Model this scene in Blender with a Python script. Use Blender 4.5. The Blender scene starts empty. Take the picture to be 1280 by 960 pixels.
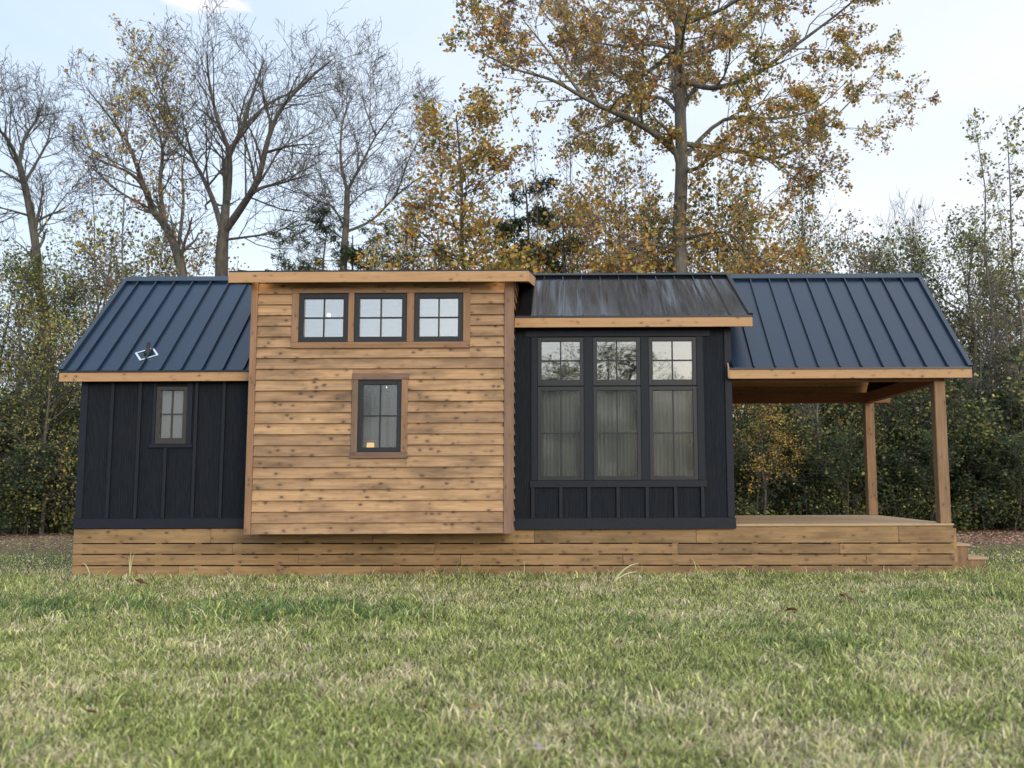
import bpy, math, random
import numpy as np
from mathutils import Vector
R = math.radians
scene = bpy.context.scene
COL = scene.collection

# ------------------------------------------------------------ camera numbers
FPX, PITCH, ROLL, CX = 1151.24, .1057, .0044, 716.26
CAM = (7.531, -14.072, 1.385)

def at(u, v, Y):
    """point of the vertical plane y = Y seen at pixel u, v of the 1280 px photograph"""
    a = u - CX; b = 480 - v
    cr, sr = math.cos(ROLL), math.sin(ROLL)
    a, b = a*cr + b*sr, -a*sr + b*cr
    c, s = math.cos(PITCH), math.sin(PITCH)
    d = (a/FPX, c - b/FPX*s, s + b/FPX*c)
    k = (Y - CAM[1])/d[1]
    return np.array([CAM[0] + d[0]*k, Y, CAM[2] + d[2]*k])

# ------------------------------------------------------------ helpers
def tag(o, label=None, cat=None, group=None, kind=None):
    if label: o['label'] = label
    if cat: o['category'] = cat
    if group: o['group'] = group
    if kind: o['kind'] = kind
    return o

def empty(name, loc=(0, 0, 0), rz=0, **k):
    o = bpy.data.objects.new(name, None); COL.objects.link(o)
    o.location = loc; o.rotation_euler = (0, 0, rz); o.empty_display_size = .2
    return tag(o, **k)

class MB:
    def __init__(s): s.v = []; s.f = []
    def poly(s, vs, fs):
        n = len(s.v); s.v += [tuple(v) for v in vs]; s.f += [tuple(i + n for i in f) for f in fs]; return s
    def box(s, x0, x1, y0, y1, z0, z1, dz=0):
        """dz: drop of the far x end (boards that run slightly out of level)"""
        return s.poly([(x0,y0,z0),(x1,y0,z0-dz),(x1,y1,z0-dz),(x0,y1,z0),(x0,y0,z1),(x1,y0,z1-dz),(x1,y1,z1-dz),(x0,y1,z1)],
                      [(0,3,2,1),(4,5,6,7),(0,1,5,4),(1,2,6,5),(2,3,7,6),(3,0,4,7)])
    def prism_x(s, x0, x1, yz):
        """yz profile, counter-clockwise seen from +x, extruded along x"""
        n = len(yz)
        vs = [(x0, y, z) for y, z in yz] + [(x1, y, z) for y, z in yz]
        fs = [tuple(reversed(range(n))), tuple(range(n, 2*n))]
        fs += [(i, (i+1) % n, n + (i+1) % n, n + i) for i in range(n)]
        return s.poly(vs, fs)
    def prism_y(s, y0, y1, xz):
        n = len(xz)
        vs = [(x, y0, z) for x, z in xz] + [(x, y1, z) for x, z in xz]
        fs = [tuple(range(n)), tuple(reversed(range(n, 2*n)))]
        fs += [((i+1) % n, i, n + i, n + (i+1) % n) for i in range(n)]
        return s.poly(vs, fs)
    def lathe(s, cx, cy, prof, k=16):
        n = len(prof); vs = []
        for r, z in prof:
            for i in range(k):
                a = 2*math.pi*i/k; vs.append((cx + r*math.cos(a), cy + r*math.sin(a), z))
        fs = [(j*k+i, j*k+(i+1) % k, (j+1)*k+(i+1) % k, (j+1)*k+i) for j in range(n-1) for i in range(k)]
        fs += [tuple(reversed(range(k))), tuple(range((n-1)*k, n*k))]
        return s.poly(vs, fs)
    def build(s, name, mat, parent=None, smooth=False, bevel=0):
        me = bpy.data.meshes.new(name); me.from_pydata(s.v, [], s.f); me.update()
        if smooth: me.polygons.foreach_set('use_smooth', [True]*len(me.polygons))
        o = bpy.data.objects.new(name, me); COL.objects.link(o)
        if mat: me.materials.append(mat)
        if parent: o.parent = parent
        if bevel:
            m = o.modifiers.new('bevel', 'BEVEL'); m.width = bevel; m.segments = 1; m.limit_method = 'ANGLE'
        return o

def np_mesh(name, V, loops, starts, totals, mat, colors=None, smooth=False):
    me = bpy.data.meshes.new(name)
    me.vertices.add(len(V)); me.vertices.foreach_set('co', np.asarray(V, np.float32).ravel())
    me.loops.add(len(loops)); me.loops.foreach_set('vertex_index', np.asarray(loops, np.int32))
    me.polygons.add(len(starts)); me.polygons.foreach_set('loop_start', np.asarray(starts, np.int32))
    me.polygons.foreach_set('loop_total', np.asarray(totals, np.int32))
    if smooth: me.polygons.foreach_set('use_smooth', np.ones(len(starts), bool))
    me.update(calc_edges=True)
    if colors is not None:
        a = me.color_attributes.new('Col', 'FLOAT_COLOR', 'POINT')
        c = np.ones((len(V), 4), np.float32); c[:, :3] = colors
        a.data.foreach_set('color', c.ravel())
    me.materials.append(mat)
    return me

def link(name, me, parent=None):
    o = bpy.data.objects.new(name, me); COL.objects.link(o)
    if parent: o.parent = parent
    return o

def copy_tree(o, parent=None):
    c = o.copy(); COL.objects.link(c); c.parent = parent
    for ch in list(o.children): copy_tree(ch, c)
    return c

# ------------------------------------------------------------ materials
def new_mat(name):
    m = bpy.data.materials.new(name); m.use_nodes = True
    nt = m.node_tree; nt.nodes.clear()
    return m, nt
def N(nt, t, **k):
    n = nt.nodes.new(t)
    for a, b in k.items():
        if a == 'i':
            for q, w in b.items(): n.inputs[q].default_value = w
        else: setattr(n, a, b)
    return n
def L(nt, a, b): nt.links.new(a, b)
def math_n(nt, op, a, b=None, clamp=False):
    n = N(nt, 'ShaderNodeMath', operation=op, use_clamp=clamp)
    for i, q in enumerate((a, b)):
        if q is None: continue
        if isinstance(q, (int, float)): n.inputs[i].default_value = q
        else: L(nt, q, n.inputs[i])
    return n.outputs[0]
def mixc(nt, f, a, b, mode='MIX'):
    n = N(nt, 'ShaderNodeMix', data_type='RGBA', blend_type=mode)
    for i, q in ((0, f), (6, a), (7, b)):
        if isinstance(q, (int, float)): n.inputs[i].default_value = q
        elif isinstance(q, tuple): n.inputs[i].default_value = (*q, 1)
        else: L(nt, q, n.inputs[i])
    return n.outputs[2]
def ramp(nt, f, stops):
    n = N(nt, 'ShaderNodeValToRGB'); e = n.color_ramp.elements
    while len(e) < len(stops): e.new(.5)
    for q, (p, c) in zip(e, stops):
        q.position = p; q.color = (*c, 1) if isinstance(c, tuple) else (c, c, c, 1)
    L(nt, f, n.inputs[0]); return n.outputs[0]
def finish(nt, color, rough, bump=None, bstr=.3, bdist=.01, **extra):
    b = N(nt, 'ShaderNodeBsdfPrincipled')
    for k, v in extra.items(): b.inputs[k.replace('_', ' ')].default_value = v
    if isinstance(color, tuple): b.inputs['Base Color'].default_value = (*color, 1)
    else: L(nt, color, b.inputs['Base Color'])
    if isinstance(rough, (int, float)): b.inputs['Roughness'].default_value = rough
    else: L(nt, rough, b.inputs['Roughness'])
    if bump is not None:
        bn = N(nt, 'ShaderNodeBump', i={'Strength': bstr, 'Distance': bdist}); L(nt, bump, bn.inputs['Height'])
        L(nt, bn.outputs[0], b.inputs['Normal'])
    o = N(nt, 'ShaderNodeOutputMaterial'); L(nt, b.outputs[0], o.inputs[0]); return b

def wood(name, light, dark, knotc, axis='X', knots=1.0, rough=.75, weather=.35, boardvar=.5, kr=1.0):
    m, nt = new_mat(name)
    tc = N(nt, 'ShaderNodeTexCoord'); geo = N(nt, 'ShaderNodeNewGeometry')
    rnd = geo.outputs['Random Per Island']
    off = N(nt, 'ShaderNodeCombineXYZ'); 
    L(nt, math_n(nt, 'MULTIPLY', rnd, 91.7), off.inputs[0]); L(nt, math_n(nt, 'MULTIPLY', rnd, 53.3), off.inputs[1]); L(nt, math_n(nt, 'MULTIPLY', rnd, 71.9), off.inputs[2])
    add = N(nt, 'ShaderNodeVectorMath', operation='ADD'); L(nt, tc.outputs['Object'], add.inputs[0]); L(nt, off.outputs[0], add.inputs[1])
    al, ac = 1.0, 1.0
    def mp(a, c):
        q = {'X': (a, c, c), 'Y': (c, a, c), 'Z': (c, c, a)}[axis]
        n = N(nt, 'ShaderNodeMapping'); n.inputs['Scale'].default_value = q; L(nt, add.outputs[0], n.inputs[0]); return n.outputs[0]
    grain = N(nt, 'ShaderNodeTexNoise', i={'Scale': 1, 'Detail': 5, 'Roughness': .6, 'Distortion': .6}); L(nt, mp(1.6, 38), grain.inputs['Vector'])
    blot = N(nt, 'ShaderNodeTexNoise', i={'Scale': 1, 'Detail': 3, 'Roughness': .55}); L(nt, mp(1.3, 5), blot.inputs['Vector'])
    wv = N(nt, 'ShaderNodeTexNoise', i={'Scale': 1, 'Detail': 2}); L(nt, mp(5, 9), wv.inputs['Vector'])
    vor = N(nt, 'ShaderNodeTexVoronoi', feature='F1', i={'Scale': 1, 'Randomness': 1}); 
    vadd = N(nt, 'ShaderNodeVectorMath', operation='ADD'); L(nt, mp(6.0, 9.5), vadd.inputs[0])
    vs = N(nt, 'ShaderNodeVectorMath', operation='SCALE'); L(nt, wv.outputs['Color'], vs.inputs[0]); vs.inputs['Scale'].default_value = .35
    L(nt, vs.outputs[0], vadd.inputs[1]); L(nt, vadd.outputs[0], vor.inputs['Vector'])
    kn = ramp(nt, vor.outputs['Distance'], [(0, 1.0), (.11*kr, .9), (.17*kr, .28), (.36*kr, 0.0)])
    base = mixc(nt, ramp(nt, grain.outputs[0], [(.3, 0.), (.7, 1.)]), light, dark)
    pale = tuple(min(1, c*1.28) for c in light)
    base = mixc(nt, math_n(nt, 'MULTIPLY', ramp(nt, blot.outputs[0], [(.45, 0.), (.7, 1.)]), weather), base, tuple(c*.62 for c in dark))
    bv = ramp(nt, math_n(nt, 'FRACT', math_n(nt, 'MULTIPLY', rnd, 7.31)), [(0, (.60, .58, .60)), (.3, (1.04, 1.03, 1.0)), (.5, (.84, .82, .82)), (.75, (1.16, 1.14, 1.08)), (1, (.78, .74, .74))])
    base = mixc(nt, boardvar, base, mixc(nt, 1.0, base, bv, 'MULTIPLY'))
    kn = math_n(nt, 'MULTIPLY', kn, ramp(nt, wv.outputs[0], [(.36, .25), (.52, 1.)]))
    base = mixc(nt, math_n(nt, 'MULTIPLY', kn, .9*knots), base, knotc)
    finish(nt, base, rough, grain.outputs[0], .35, .004)
    return m

def black_wood(name):
    m, nt = new_mat(name)
    tc = N(nt, 'ShaderNodeTexCoord')
    def mp(sc):
        n = N(nt, 'ShaderNodeMapping'); n.inputs['Scale'].default_value = sc; L(nt, tc.outputs['Object'], n.inputs[0]); return n.outputs[0]
    g = N(nt, 'ShaderNodeTexNoise', i={'Scale': 1, 'Detail': 6, 'Roughness': .65, 'Distortion': .8}); L(nt, mp((48, 48, 3.2)), g.inputs['Vector'])
    w = N(nt, 'ShaderNodeTexWave', wave_type='RINGS', rings_direction='Y', i={'Scale': 2.2, 'Distortion': 9, 'Detail': 3, 'Detail Scale': 1.6}); L(nt, mp((4, 1, .55)), w.inputs['Vector'])
    b2 = N(nt, 'ShaderNodeTexNoise', i={'Scale': 1, 'Detail': 4, 'Roughness': .6}); L(nt, mp((2.5, 2.5, 1.2)), b2.inputs['Vector'])
    f = math_n(nt, 'ADD', math_n(nt, 'MULTIPLY', g.outputs[0], .75), math_n(nt, 'MULTIPLY', w.outputs[1], .16))
    c = ramp(nt, f, [(.3, (.006, .009, .014)), (.55, (.012, .0165, .024)), (.8, (.028, .033, .041))])
    c = mixc(nt, ramp(nt, b2.outputs[0], [(.5, 0.), (.75, .6)]), c, (.016, .017, .018))
    finish(nt, c, .8, f, .8, .006, Specular_IOR_Level=.2)
    return m

def plain(name, col, rough=.5, noise=.15, scale=8, metallic=0, bump=0, **ex):
    m, nt = new_mat(name)
    tc = N(nt, 'ShaderNodeTexCoord')
    n = N(nt, 'ShaderNodeTexNoise', i={'Scale': scale, 'Detail': 4}); L(nt, tc.outputs['Object'], n.inputs['Vector'])
    c = mixc(nt, n.outputs[0], tuple(q*(1-noise) for q in col), tuple(q*(1+noise) for q in col))
    finish(nt, c, rough, n.outputs[0] if bump else None, bump or .1, .01, Metallic=metallic, **ex)
    return m

def roof_metal(name, col, rough, wave, metallic=0.0):
    m, nt = new_mat(name)
    tc = N(nt, 'ShaderNodeTexCoord')
    mp = N(nt, 'ShaderNodeMapping'); mp.inputs['Scale'].default_value = (3.8, .32, .32); L(nt, tc.outputs['Object'], mp.inputs[0])
    n = N(nt, 'ShaderNodeTexNoise', i={'Scale': 1.1, 'Detail': 1, 'Roughness': .3}); L(nt, mp.outputs[0], n.inputs['Vector'])
    mp2 = N(nt, 'ShaderNodeMapping'); mp2.inputs['Scale'].default_value = (40, 1.2, 1.2); L(nt, tc.outputs['Object'], mp2.inputs[0])
    s = N(nt, 'ShaderNodeTexNoise', i={'Scale': 1, 'Detail': 3}); L(nt, mp2.outputs[0], s.inputs['Vector'])
    c = mixc(nt, ramp(nt, s.outputs[0], [(.35, 0.), (.7, 1.)]), tuple(q*.82 for q in col), tuple(q*1.2 for q in col))
    h = math_n(nt, 'ADD', n.outputs[0], math_n(nt, 'MULTIPLY', s.outputs[0], .03))
    r = math_n(nt, 'ADD', math_n(nt, 'MULTIPLY', s.outputs[0], .12), rough-.06)
    finish(nt, c, r, h, wave, .065, Metallic=metallic)
    return m

def glass(name, refl, tint=(.9, .95, .95), wobble=.05, rough=.012):
    m, nt = new_mat(name)
    tc = N(nt, 'ShaderNodeTexCoord')
    n = N(nt, 'ShaderNodeTexNoise', i={'Scale': 1.6, 'Detail': 1}); L(nt, tc.outputs['Object'], n.inputs['Vector'])
    bn = N(nt, 'ShaderNodeBump', i={'Strength': wobble, 'Distance': .1}); L(nt, n.outputs[0], bn.inputs['Height'])
    gl = N(nt, 'ShaderNodeBsdfGlossy', i={'Roughness': rough, 'Color': (.95, .97, 1, 1)}); L(nt, bn.outputs[0], gl.inputs['Normal'])
    tr = N(nt, 'ShaderNodeBsdfTransparent', i={'Color': (*tint, 1)})
    fr = N(nt, 'ShaderNodeFresnel', i={'IOR': 1.5})
    f = math_n(nt, 'ADD', fr.outputs[0], refl, clamp=True)
    mx = N(nt, 'ShaderNodeMixShader'); L(nt, f, mx.inputs[0]); L(nt, tr.outputs[0], mx.inputs[1]); L(nt, gl.outputs[0], mx.inputs[2])
    o = N(nt, 'ShaderNodeOutputMaterial'); L(nt, mx.outputs[0], o.inputs[0]); return m

def emit(name, col, s):
    m, nt = new_mat(name)
    e = N(nt, 'ShaderNodeEmission', i={'Color': (*col, 1), 'Strength': s}); o = N(nt, 'ShaderNodeOutputMaterial'); L(nt, e.outputs[0], o.inputs[0]); return m

def leaf_mat(name, transl=.42, rough=.55):
    m, nt = new_mat(name)
    a = N(nt, 'ShaderNodeAttribute', attribute_name='Col')
    b = N(nt, 'ShaderNodeBsdfPrincipled', i={'Roughness': rough, 'Specular IOR Level': .3}); L(nt, a.outputs[0], b.inputs['Base Color'])
    t = N(nt, 'ShaderNodeBsdfTranslucent'); L(nt, a.outputs[0], t.inputs['Color'])
    mx = N(nt, 'ShaderNodeMixShader', i={0: transl}); L(nt, b.outputs[0], mx.inputs[1]); L(nt, t.outputs[0], mx.inputs[2])
    o = N(nt, 'ShaderNodeOutputMaterial'); L(nt, mx.outputs[0], o.inputs[0]); return m

def bark_mat(name, c1, c2):
    m, nt = new_mat(name)
    tc = N(nt, 'ShaderNodeTexCoord'); mp = N(nt, 'ShaderNodeMapping'); mp.inputs['Scale'].default_value = (14, 14, 3); L(nt, tc.outputs['Object'], mp.inputs[0])
    n = N(nt, 'ShaderNodeTexNoise', i={'Scale': 1, 'Detail': 5, 'Roughness': .65}); L(nt, mp.outputs[0], n.inputs['Vector'])
    n2 = N(nt, 'ShaderNodeTexNoise', i={'Scale': .8, 'Detail': 2}); L(nt, tc.outputs['Object'], n2.inputs['Vector'])
    c = mixc(nt, ramp(nt, n.outputs[0], [(.35, 0.), (.65, 1.)]), c1, c2)
    c = mixc(nt, ramp(nt, n2.outputs[0], [(.45, 0.), (.65, .35)]), c, (.16, .17, .13))
    finish(nt, c, .9, n.outputs[0], .8, .03); return m

M = dict(
    lap=wood('cedar_lap', (.54, .345, .185), (.33, .21, .12), (.07, .04, .028), 'X', knots=1, weather=1.0, boardvar=.85, kr=1.3),
    fascia=wood('fascia_wood', (.54, .33, .17), (.43, .255, .13), (.10, .05, .025), 'X', knots=.9, weather=.15),
    trim_v=wood('trim_wood_upright', (.37, .215, .12), (.25, .145, .085), (.08, .045, .03), 'Z', knots=.8, weather=.4),
    trim_h=wood('trim_wood_level', (.35, .205, .11), (.24, .14, .08), (.08, .045, .03), 'X', knots=.8, weather=.4),
    trim_dark=wood('weathered_trim', (.24, .15, .105), (.15, .095, .07), (.06, .035, .03), 'X', knots=.7, weather=.5),
    trim_dark_v=wood('weathered_trim_upright', (.24, .155, .105), (.15, .10, .07), (.06, .035, .03), 'Z', knots=.7, weather=.5),
    corner_v=wood('corner_wood', (.30, .185, .125), (.20, .125, .085), (.07, .04, .03), 'Z', knots=.7, weather=.4),
    skirt=wood('skirt_wood', (.41, .265, .13), (.26, .165, .078), (.06, .03, .015), 'X', knots=.9, weather=.7, boardvar=.8, kr=1.2),
    deck=wood('deck_wood', (.52, .38, .24), (.42, .29, .17), (.12, .07, .04), 'X', knots=.5),
    post=wood('post_wood', (.34, .21, .115), (.19, .115, .065), (.06, .03, .02), 'Z', knots=.8, weather=.4),
    beam=wood('beam_wood', (.27, .12, .06), (.19, .085, .04), (.06, .03, .02), 'X', knots=.7),
    beam_y=wood('beam_wood_deep', (.27, .12, .06), (.19, .085, .04), (.06, .03, .02), 'Y', knots=.7),
    ceil=wood('ceiling_wood', (.5, .3, .13), (.36, .2, .09), (.1, .05, .025), 'X', knots=.8),
    black=black_wood('black_siding'),
    blackflat=plain('black_trim_paint', (.0115, .016, .025), .65, .3, 20, bump=.3, Specular_IOR_Level=.3),
    frame=plain('window_frame_paint', (.011, .015, .022), .5, .15, 30),
    frame_dull=plain('window_frame_dull', (.035, .034, .034), .5, .15, 30),
    roof=roof_metal('blue_roof_metal', (.004, .017, .042), .33, .05),
    roof2=roof_metal('black_glossy_metal', (.125, .138, .16), .12, 1.0, .92),
    edge=plain('roof_edge_metal', (.016, .030, .054), .4, .1, 20),
    drip=plain('drip_edge_black', (.012, .016, .024), .4, .1, 20),
    galv=plain('flashing_metal', (.75, .78, .8), .25, .1, 20, metallic=.9),
    rubber=plain('rubber_boot', (.02, .02, .022), .6, .2, 20),
    cloth=plain('curtain_cloth', (.12, .12, .122), .9, .06, 5),
    cloth_d=plain('sheer_cloth', (.035, .038, .044), .9, .06, 5),
    blind=plain('beige_blind', (.16, .13, .10), .85, .05, 5),
    inner=plain('room_lining', (.30, .22, .15), .8, .1, 3),
    glass=glass('window_glass', .045, wobble=.01, rough=.07), glass_sky=glass('loft_glass', .31, wobble=.02), glass_tr=glass('transom_glass', .17, wobble=.02),
    lampw=emit('soffit_lamp', (1, .72, .4), 30), candle=emit('candle_glow', (1, .55, .2), 1.1), bulb=emit('bulb_glow', (1, .85, .6), 3),
    leaf=leaf_mat('autumn_leaf'), needle=leaf_mat('needle_leaf', .15), grass=leaf_mat('grass_blade', .3, .6),
    litter=leaf_mat('fallen_leaf', .1, .8),
    bark=bark_mat('grey_bark', (.045, .04, .038), (.125, .112, .10)), bark_l=bark_mat('pale_bark', (.085, .077, .068), (.21, .19, .17)),
)

# ------------------------------------------------------------ the little house
WID = 3.54; RZ = 4.95; RY = 1.77; FL = .71
house = empty('tiny_house', (6.5, 1.77, 0), label='long tiny house with black siding, wooden lap-sided bump-out and covered porch', cat='house')
HP = empty  # keep name short
def P(mb, name, mat, label=None, parent=None, **k):
    o = mb.build(name, mat, parent or house, **k)
    if (parent or house) is house: o.location = (-6.5, -1.77, 0)
    if label: o['label'] = label
    return o

def P_each(mb, name, mat, label=None, **k):
    """every closed piece of the builder becomes a part of its own"""
    par = list(range(len(mb.v)))
    def find(a):
        while par[a] != a: par[a] = par[par[a]]; a = par[a]
        return a
    for f in mb.f:
        for q in f[1:]: par[find(q)] = find(f[0])
    gr = {}
    for f in mb.f: gr.setdefault(find(f[0]), []).append(f)
    for fs in gr.values():
        ids = sorted({i for f in fs for i in f}); mp = {j: n for n, j in enumerate(ids)}
        m2 = MB(); m2.poly([mb.v[i] for i in ids], [tuple(mp[i] for i in f) for f in fs]); P(m2, name, mat, label, **k)

def slab_with_holes(mb, x0, x1, y0, y1, z0, z1, holes):
    """wall slab; holes (hx0,hx1,hz0,hz1) sorted by x, may share columns"""
    xs = sorted(set([x0, x1] + [h[0] for h in holes] + [h[1] for h in holes]))
    for a, b in zip(xs, xs[1:]):
        cut = sorted((h[2], h[3]) for h in holes if h[0] < b - 1e-6 and h[1] > a + 1e-6)
        z = z0
        for c0, c1 in cut:
            if c0 > z: mb.box(a, b, y0, y1, z, c0)
            z = c1
        if z1 > z: mb.box(a, b, y0, y1, z, z1)

def window(x0, x1, z0, z1, y, fw, gmat, fmat, nx=2, nz=2, label=None, depth=.05, rec=.02, mw=.022, bot=None):
    """frame between x0..x1, z0..z1, outer face at y; recessed pane, muntins on it"""
    f = MB(); bot = bot or fw
    f.box(x0, x0+fw, y, y+depth, z0, z1); f.box(x1-fw, x1, y, y+depth, z0, z1)
    f.box(x0+fw, x1-fw, y, y+depth, z1-fw, z1); f.box(x0+fw, x1-fw, y, y+depth, z0, z0+bot)
    w = P(f, 'window', fmat, label, bevel=.003)
    gx0, gx1, gz0, gz1 = x0+fw, x1-fw, z0+bot, z1-fw
    g = MB().box(gx0, gx1, y+rec, y+rec+.006, gz0, gz1).build('pane', gmat, w)
    m = MB()
    for i in range(1, nx):
        c = gx0 + (gx1-gx0)*i/nx; m.box(c-mw/2, c+mw/2, y+rec-.012, y+rec-.001, gz0, gz1)
    for i in range(1, nz):
        c = gz0 + (gz1-gz0)*i/nz; m.box(gx0, gx1, y+rec-.014, y+rec-.0015, c-mw/2, c+mw/2)
    m.build('muntin', fmat, w)
    return w

# --- floor, back and end walls
P(MB().box(.1, 9.86, .1, 3.44, .60, .70), 'floor', M['inner'])
mb = MB(); mb.box(.0, 9.96, 3.44, 3.54, .68, 3.02); P(mb, 'wall', M['black'])
gab = [(0.0, .68), (3.54, .68), (3.54, 3.14), (1.77, 4.84), (0, 3.14)]
P(MB().prism_x(0, .1, [(.102, .68), (3.438, .68), (3.438, 3.14), (1.77, 4.75), (.102, 3.14)]), 'wall', M['black'])
endw = P(MB().prism_x(9.86, 9.955, [(.08, .68), (3.438, .68), (3.438, 3.14), (1.77, 4.75), (.08, 3.14)]), 'wall', M['black'])
d = P(MB().box(9.957, 10.0, 1.2, 2.1, .75, 2.78), 'door', M['fascia'], 'wooden door opening onto the porch')
MB().lathe(10.03, 2.02, [(.02, 1.7), (.03, 1.72), (.03, 1.76), (.02, 1.78)], 10).build('handle', M['rubber'], d)
# battens on the left end and back
mb = MB()
for k in range(9): mb.box(-.02, -.001, .05+k*.41, .10+k*.41, .85, 3.0)
for k in range(24): mb.box(.03+k*.41, .08+k*.41, 3.541, 3.56, .85, 2.98)
P_each(mb, 'batten', M['blackflat'])

# --- left wing front wall
mb = MB(); slab_with_holes(mb, 0, 2.79, 0, .1, .68, 3.0, [(1.18, 1.59, 2.01, 2.85)])
P(mb, 'wall', M['black'], 'black board and batten front wall left of the wooden bump-out')
mb = MB()
mb.box(-.012, .094, -.022, -.001, .862, 2.95)                 # corner board
for x in (.458, .880, 1.745, 2.165): mb.box(x, x+.048, -.045, -.001, .862, 2.95)
mb.box(1.30, 1.348, -.045, -.001, .862, 1.925)
mb.box(2.56, 2.62, -.020, -.001, .862, 2.95)
P_each(mb, 'batten', M['blackflat'], bevel=.002)
P(MB().box(-.02, 2.76, -.048, -.001, .712, .858), 'bottom_trim', M['blackflat'], bevel=.002)
mb = MB(); mb.box(1.10, 1.142, -.024, -.001, 1.98, 2.92); mb.box(1.622, 1.70, -.024, -.001, 1.98, 2.92)
mb.box(1.06, 1.73, -.030, -.001, 1.93, 1.978)
P_each(mb, 'window_trim', M['blackflat'], bevel=.002)
window(1.146, 1.618, 1.985, 2.865, -.016, .062, M['glass'], M['frame_dull'], label='small window with beige blind in the black left wall', depth=.07, rec=.035, bot=.09)

# --- big window block
BY = -.05
mb = MB()
cols = [(6.989, 7.697), (7.84, 8.566), (8.692, 9.423)]
holes = []
for a, b in cols: holes += [(a+.03, b-.03, 1.42, 2.80), (a+.03, b-.03, 2.87, 3.56)]
slab_with_holes(mb, 6.56, 9.95, BY, .08, .70, 3.80, holes)
P(mb, 'wall', M['black'], 'black front wall around the big triple windows')
mb = MB()
mb.box(6.892, 6.985, BY-.018, BY-.001, 1.405, 3.60); mb.box(9.427, 9.53, BY-.018, BY-.001, 1.405, 3.60)
mb.box(7.70, 7.837, BY-.020, BY-.001, 1.405, 3.60); mb.box(8.57, 8.689, BY-.020, BY-.001, 1.405, 3.60)
mb.box(6.80, 9.64, BY-.022, BY-.001, 3.604, 3.70)
mb.box(6.87, 9.55, BY-.034, BY-.001, 1.30, 1.40)              # sill board
P_each(mb, 'window_trim', M['blackflat'], bevel=.002)
mb = MB()
for x in (6.892, 7.314, 7.738, 8.178, 8.618, 9.048, 9.455): mb.box(x, x+.05, BY-.036, BY-.001, .84, 1.298)
mb.box(9.855, 9.962, BY-.022, BY-.001, .84, 3.72)
P_each(mb, 'batten', M['blackflat'], bevel=.002)
P(MB().box(6.56, 9.975, BY-.032, BY-.001, .672, .836), 'bottom_trim', M['blackflat'], bevel=.002)
nm = ['left', 'middle', 'right']
for i, (a, b) in enumerate(cols):
    window(a, b, 1.405, 2.83, BY-.012, .062, M['glass'], M['frame'], label='%s tall curtained window of the big black group' % nm[i], depth=.07, rec=.03)
    window(a, b, 2.845, 3.592, BY-.012, .062, M['glass_tr'], M['frame'], label='%s transom window reflecting trees and sky' % nm[i], depth=.07, rec=.03, bot=.09)

# --- wooden bump-out
UY = -.55
smallw = (4.37, 5.005, 1.83, 2.89)
lofts = [(3.465, 4.195), (4.289, 5.066), (5.179, 5.90)]
lz0, lz1 = 3.462, 4.186
mb = MB(); slab_with_holes(mb, 2.78, 6.61, UY, UY+.10, .66, 4.44, [(4.40, 4.975, 1.86, 2.86)] + [(a+.03, b-.03, lz0+.03, lz1-.03) for a, b in lofts])
P(mb, 'wall', M['inner'])
top_l = lambda y: 4.40 + (y + .80)*.178        # underside line of the bump roof
for x0, x1 in ((2.78, 2.88), (6.51, 6.61)):
    P(MB().prism_x(x0, x1, [(UY+.102, .66), (1.765, .66), (1.765, top_l(1.765)), (UY+.102, top_l(UY+.1))]), 'wall', M['inner'])
P(MB().box(2.78, 6.61, UY+.002, .12, .646, .659), 'bump_floor', M['trim_dark'])
# lap siding, front: rows split at the trim
open_ = [(4.275, 5.10, 1.735, 2.985), (3.36, 6.01, 3.36, 4.265)]
mb = MB(); pitch = .1608; rnd = random.Random(4)
def lap_piece(mb, x0, x1, zr, c0, c1, side=None):
    if c1 - c0 < .006 or x1 - x0 < .01: return
    t = lambda z: .038 - .031*(z - zr)/(pitch)          # thicker at the butt
    f0, f1 = t(c0), t(c1)
    if side is None:
        mb.prism_x(x0, x1, [(UY-.001, c0), (UY-.001, c1), (UY-.001-f1, c1), (UY-.001-f0, c0)])
    else:                                                # side wall, x = side plane, sign
        X, s = side
        mb.prism_y(x0, x1, [(X+s*.001, c0), (X+s*(.001+f0), c0), (X+s*(.001+f1), c1), (X+s*.001, c1)] if s > 0 else
                   [(X-.001, c0), (X-.001, c1), (X-.001-f1, c1), (X-.001-f0, c0)])
z = .648; k = 0
while z < 4.40:
    c0, c1 = z, min(z + pitch - .0015, 4.42)
    segs = [(2.853, 6.515, c0, c1)]
    for ox0, ox1, oz0, oz1 in open_:
        new = []
        for a, b, p, q in segs:
            if q <= oz0 or p >= oz1 or b <= ox0 or a >= ox1: new.append((a, b, p, q)); continue
            new += [(a, ox0, p, q), (ox1, b, p, q)]
            if p < oz0: new.append((ox0, ox1, p, oz0))
            if q > oz1: new.append((ox0, ox1, oz1, q))
        segs = new
    for a, b, p, q in segs: lap_piece(mb, a, b, z, p, q)
    z += pitch; k += 1
P(mb, 'lap_siding', M['lap'], 'knotty honey-coloured lap siding of the bump-out')
for X, s in ((6.61, 1), (2.78, -1)):
    mb = MB(); z = .648
    while z < 4.75:
        y1 = 1.7 if z > 3.0 else -.04
        c1 = z+pitch-.0015
        y0 = UY + .06
        ys = y0 if c1 < top_l(y0) else (c1 - 4.40)/.178 - .80
        if s > 0 and z < 3.9: y1 = -.05
        if s > 0 and z >= 3.9: y1 = min(1.7, -.2 + (c1 - 3.8)/.53)
        if s < 0: y1 = -.002 if z < 2.95 else min(1.7, (c1 - 3.2)/.96)
        if y1 > ys: lap_piece(mb, ys, y1, z, z, c1, (X, s))
        z += pitch
    P(mb, 'lap_siding', M['lap'])
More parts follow.
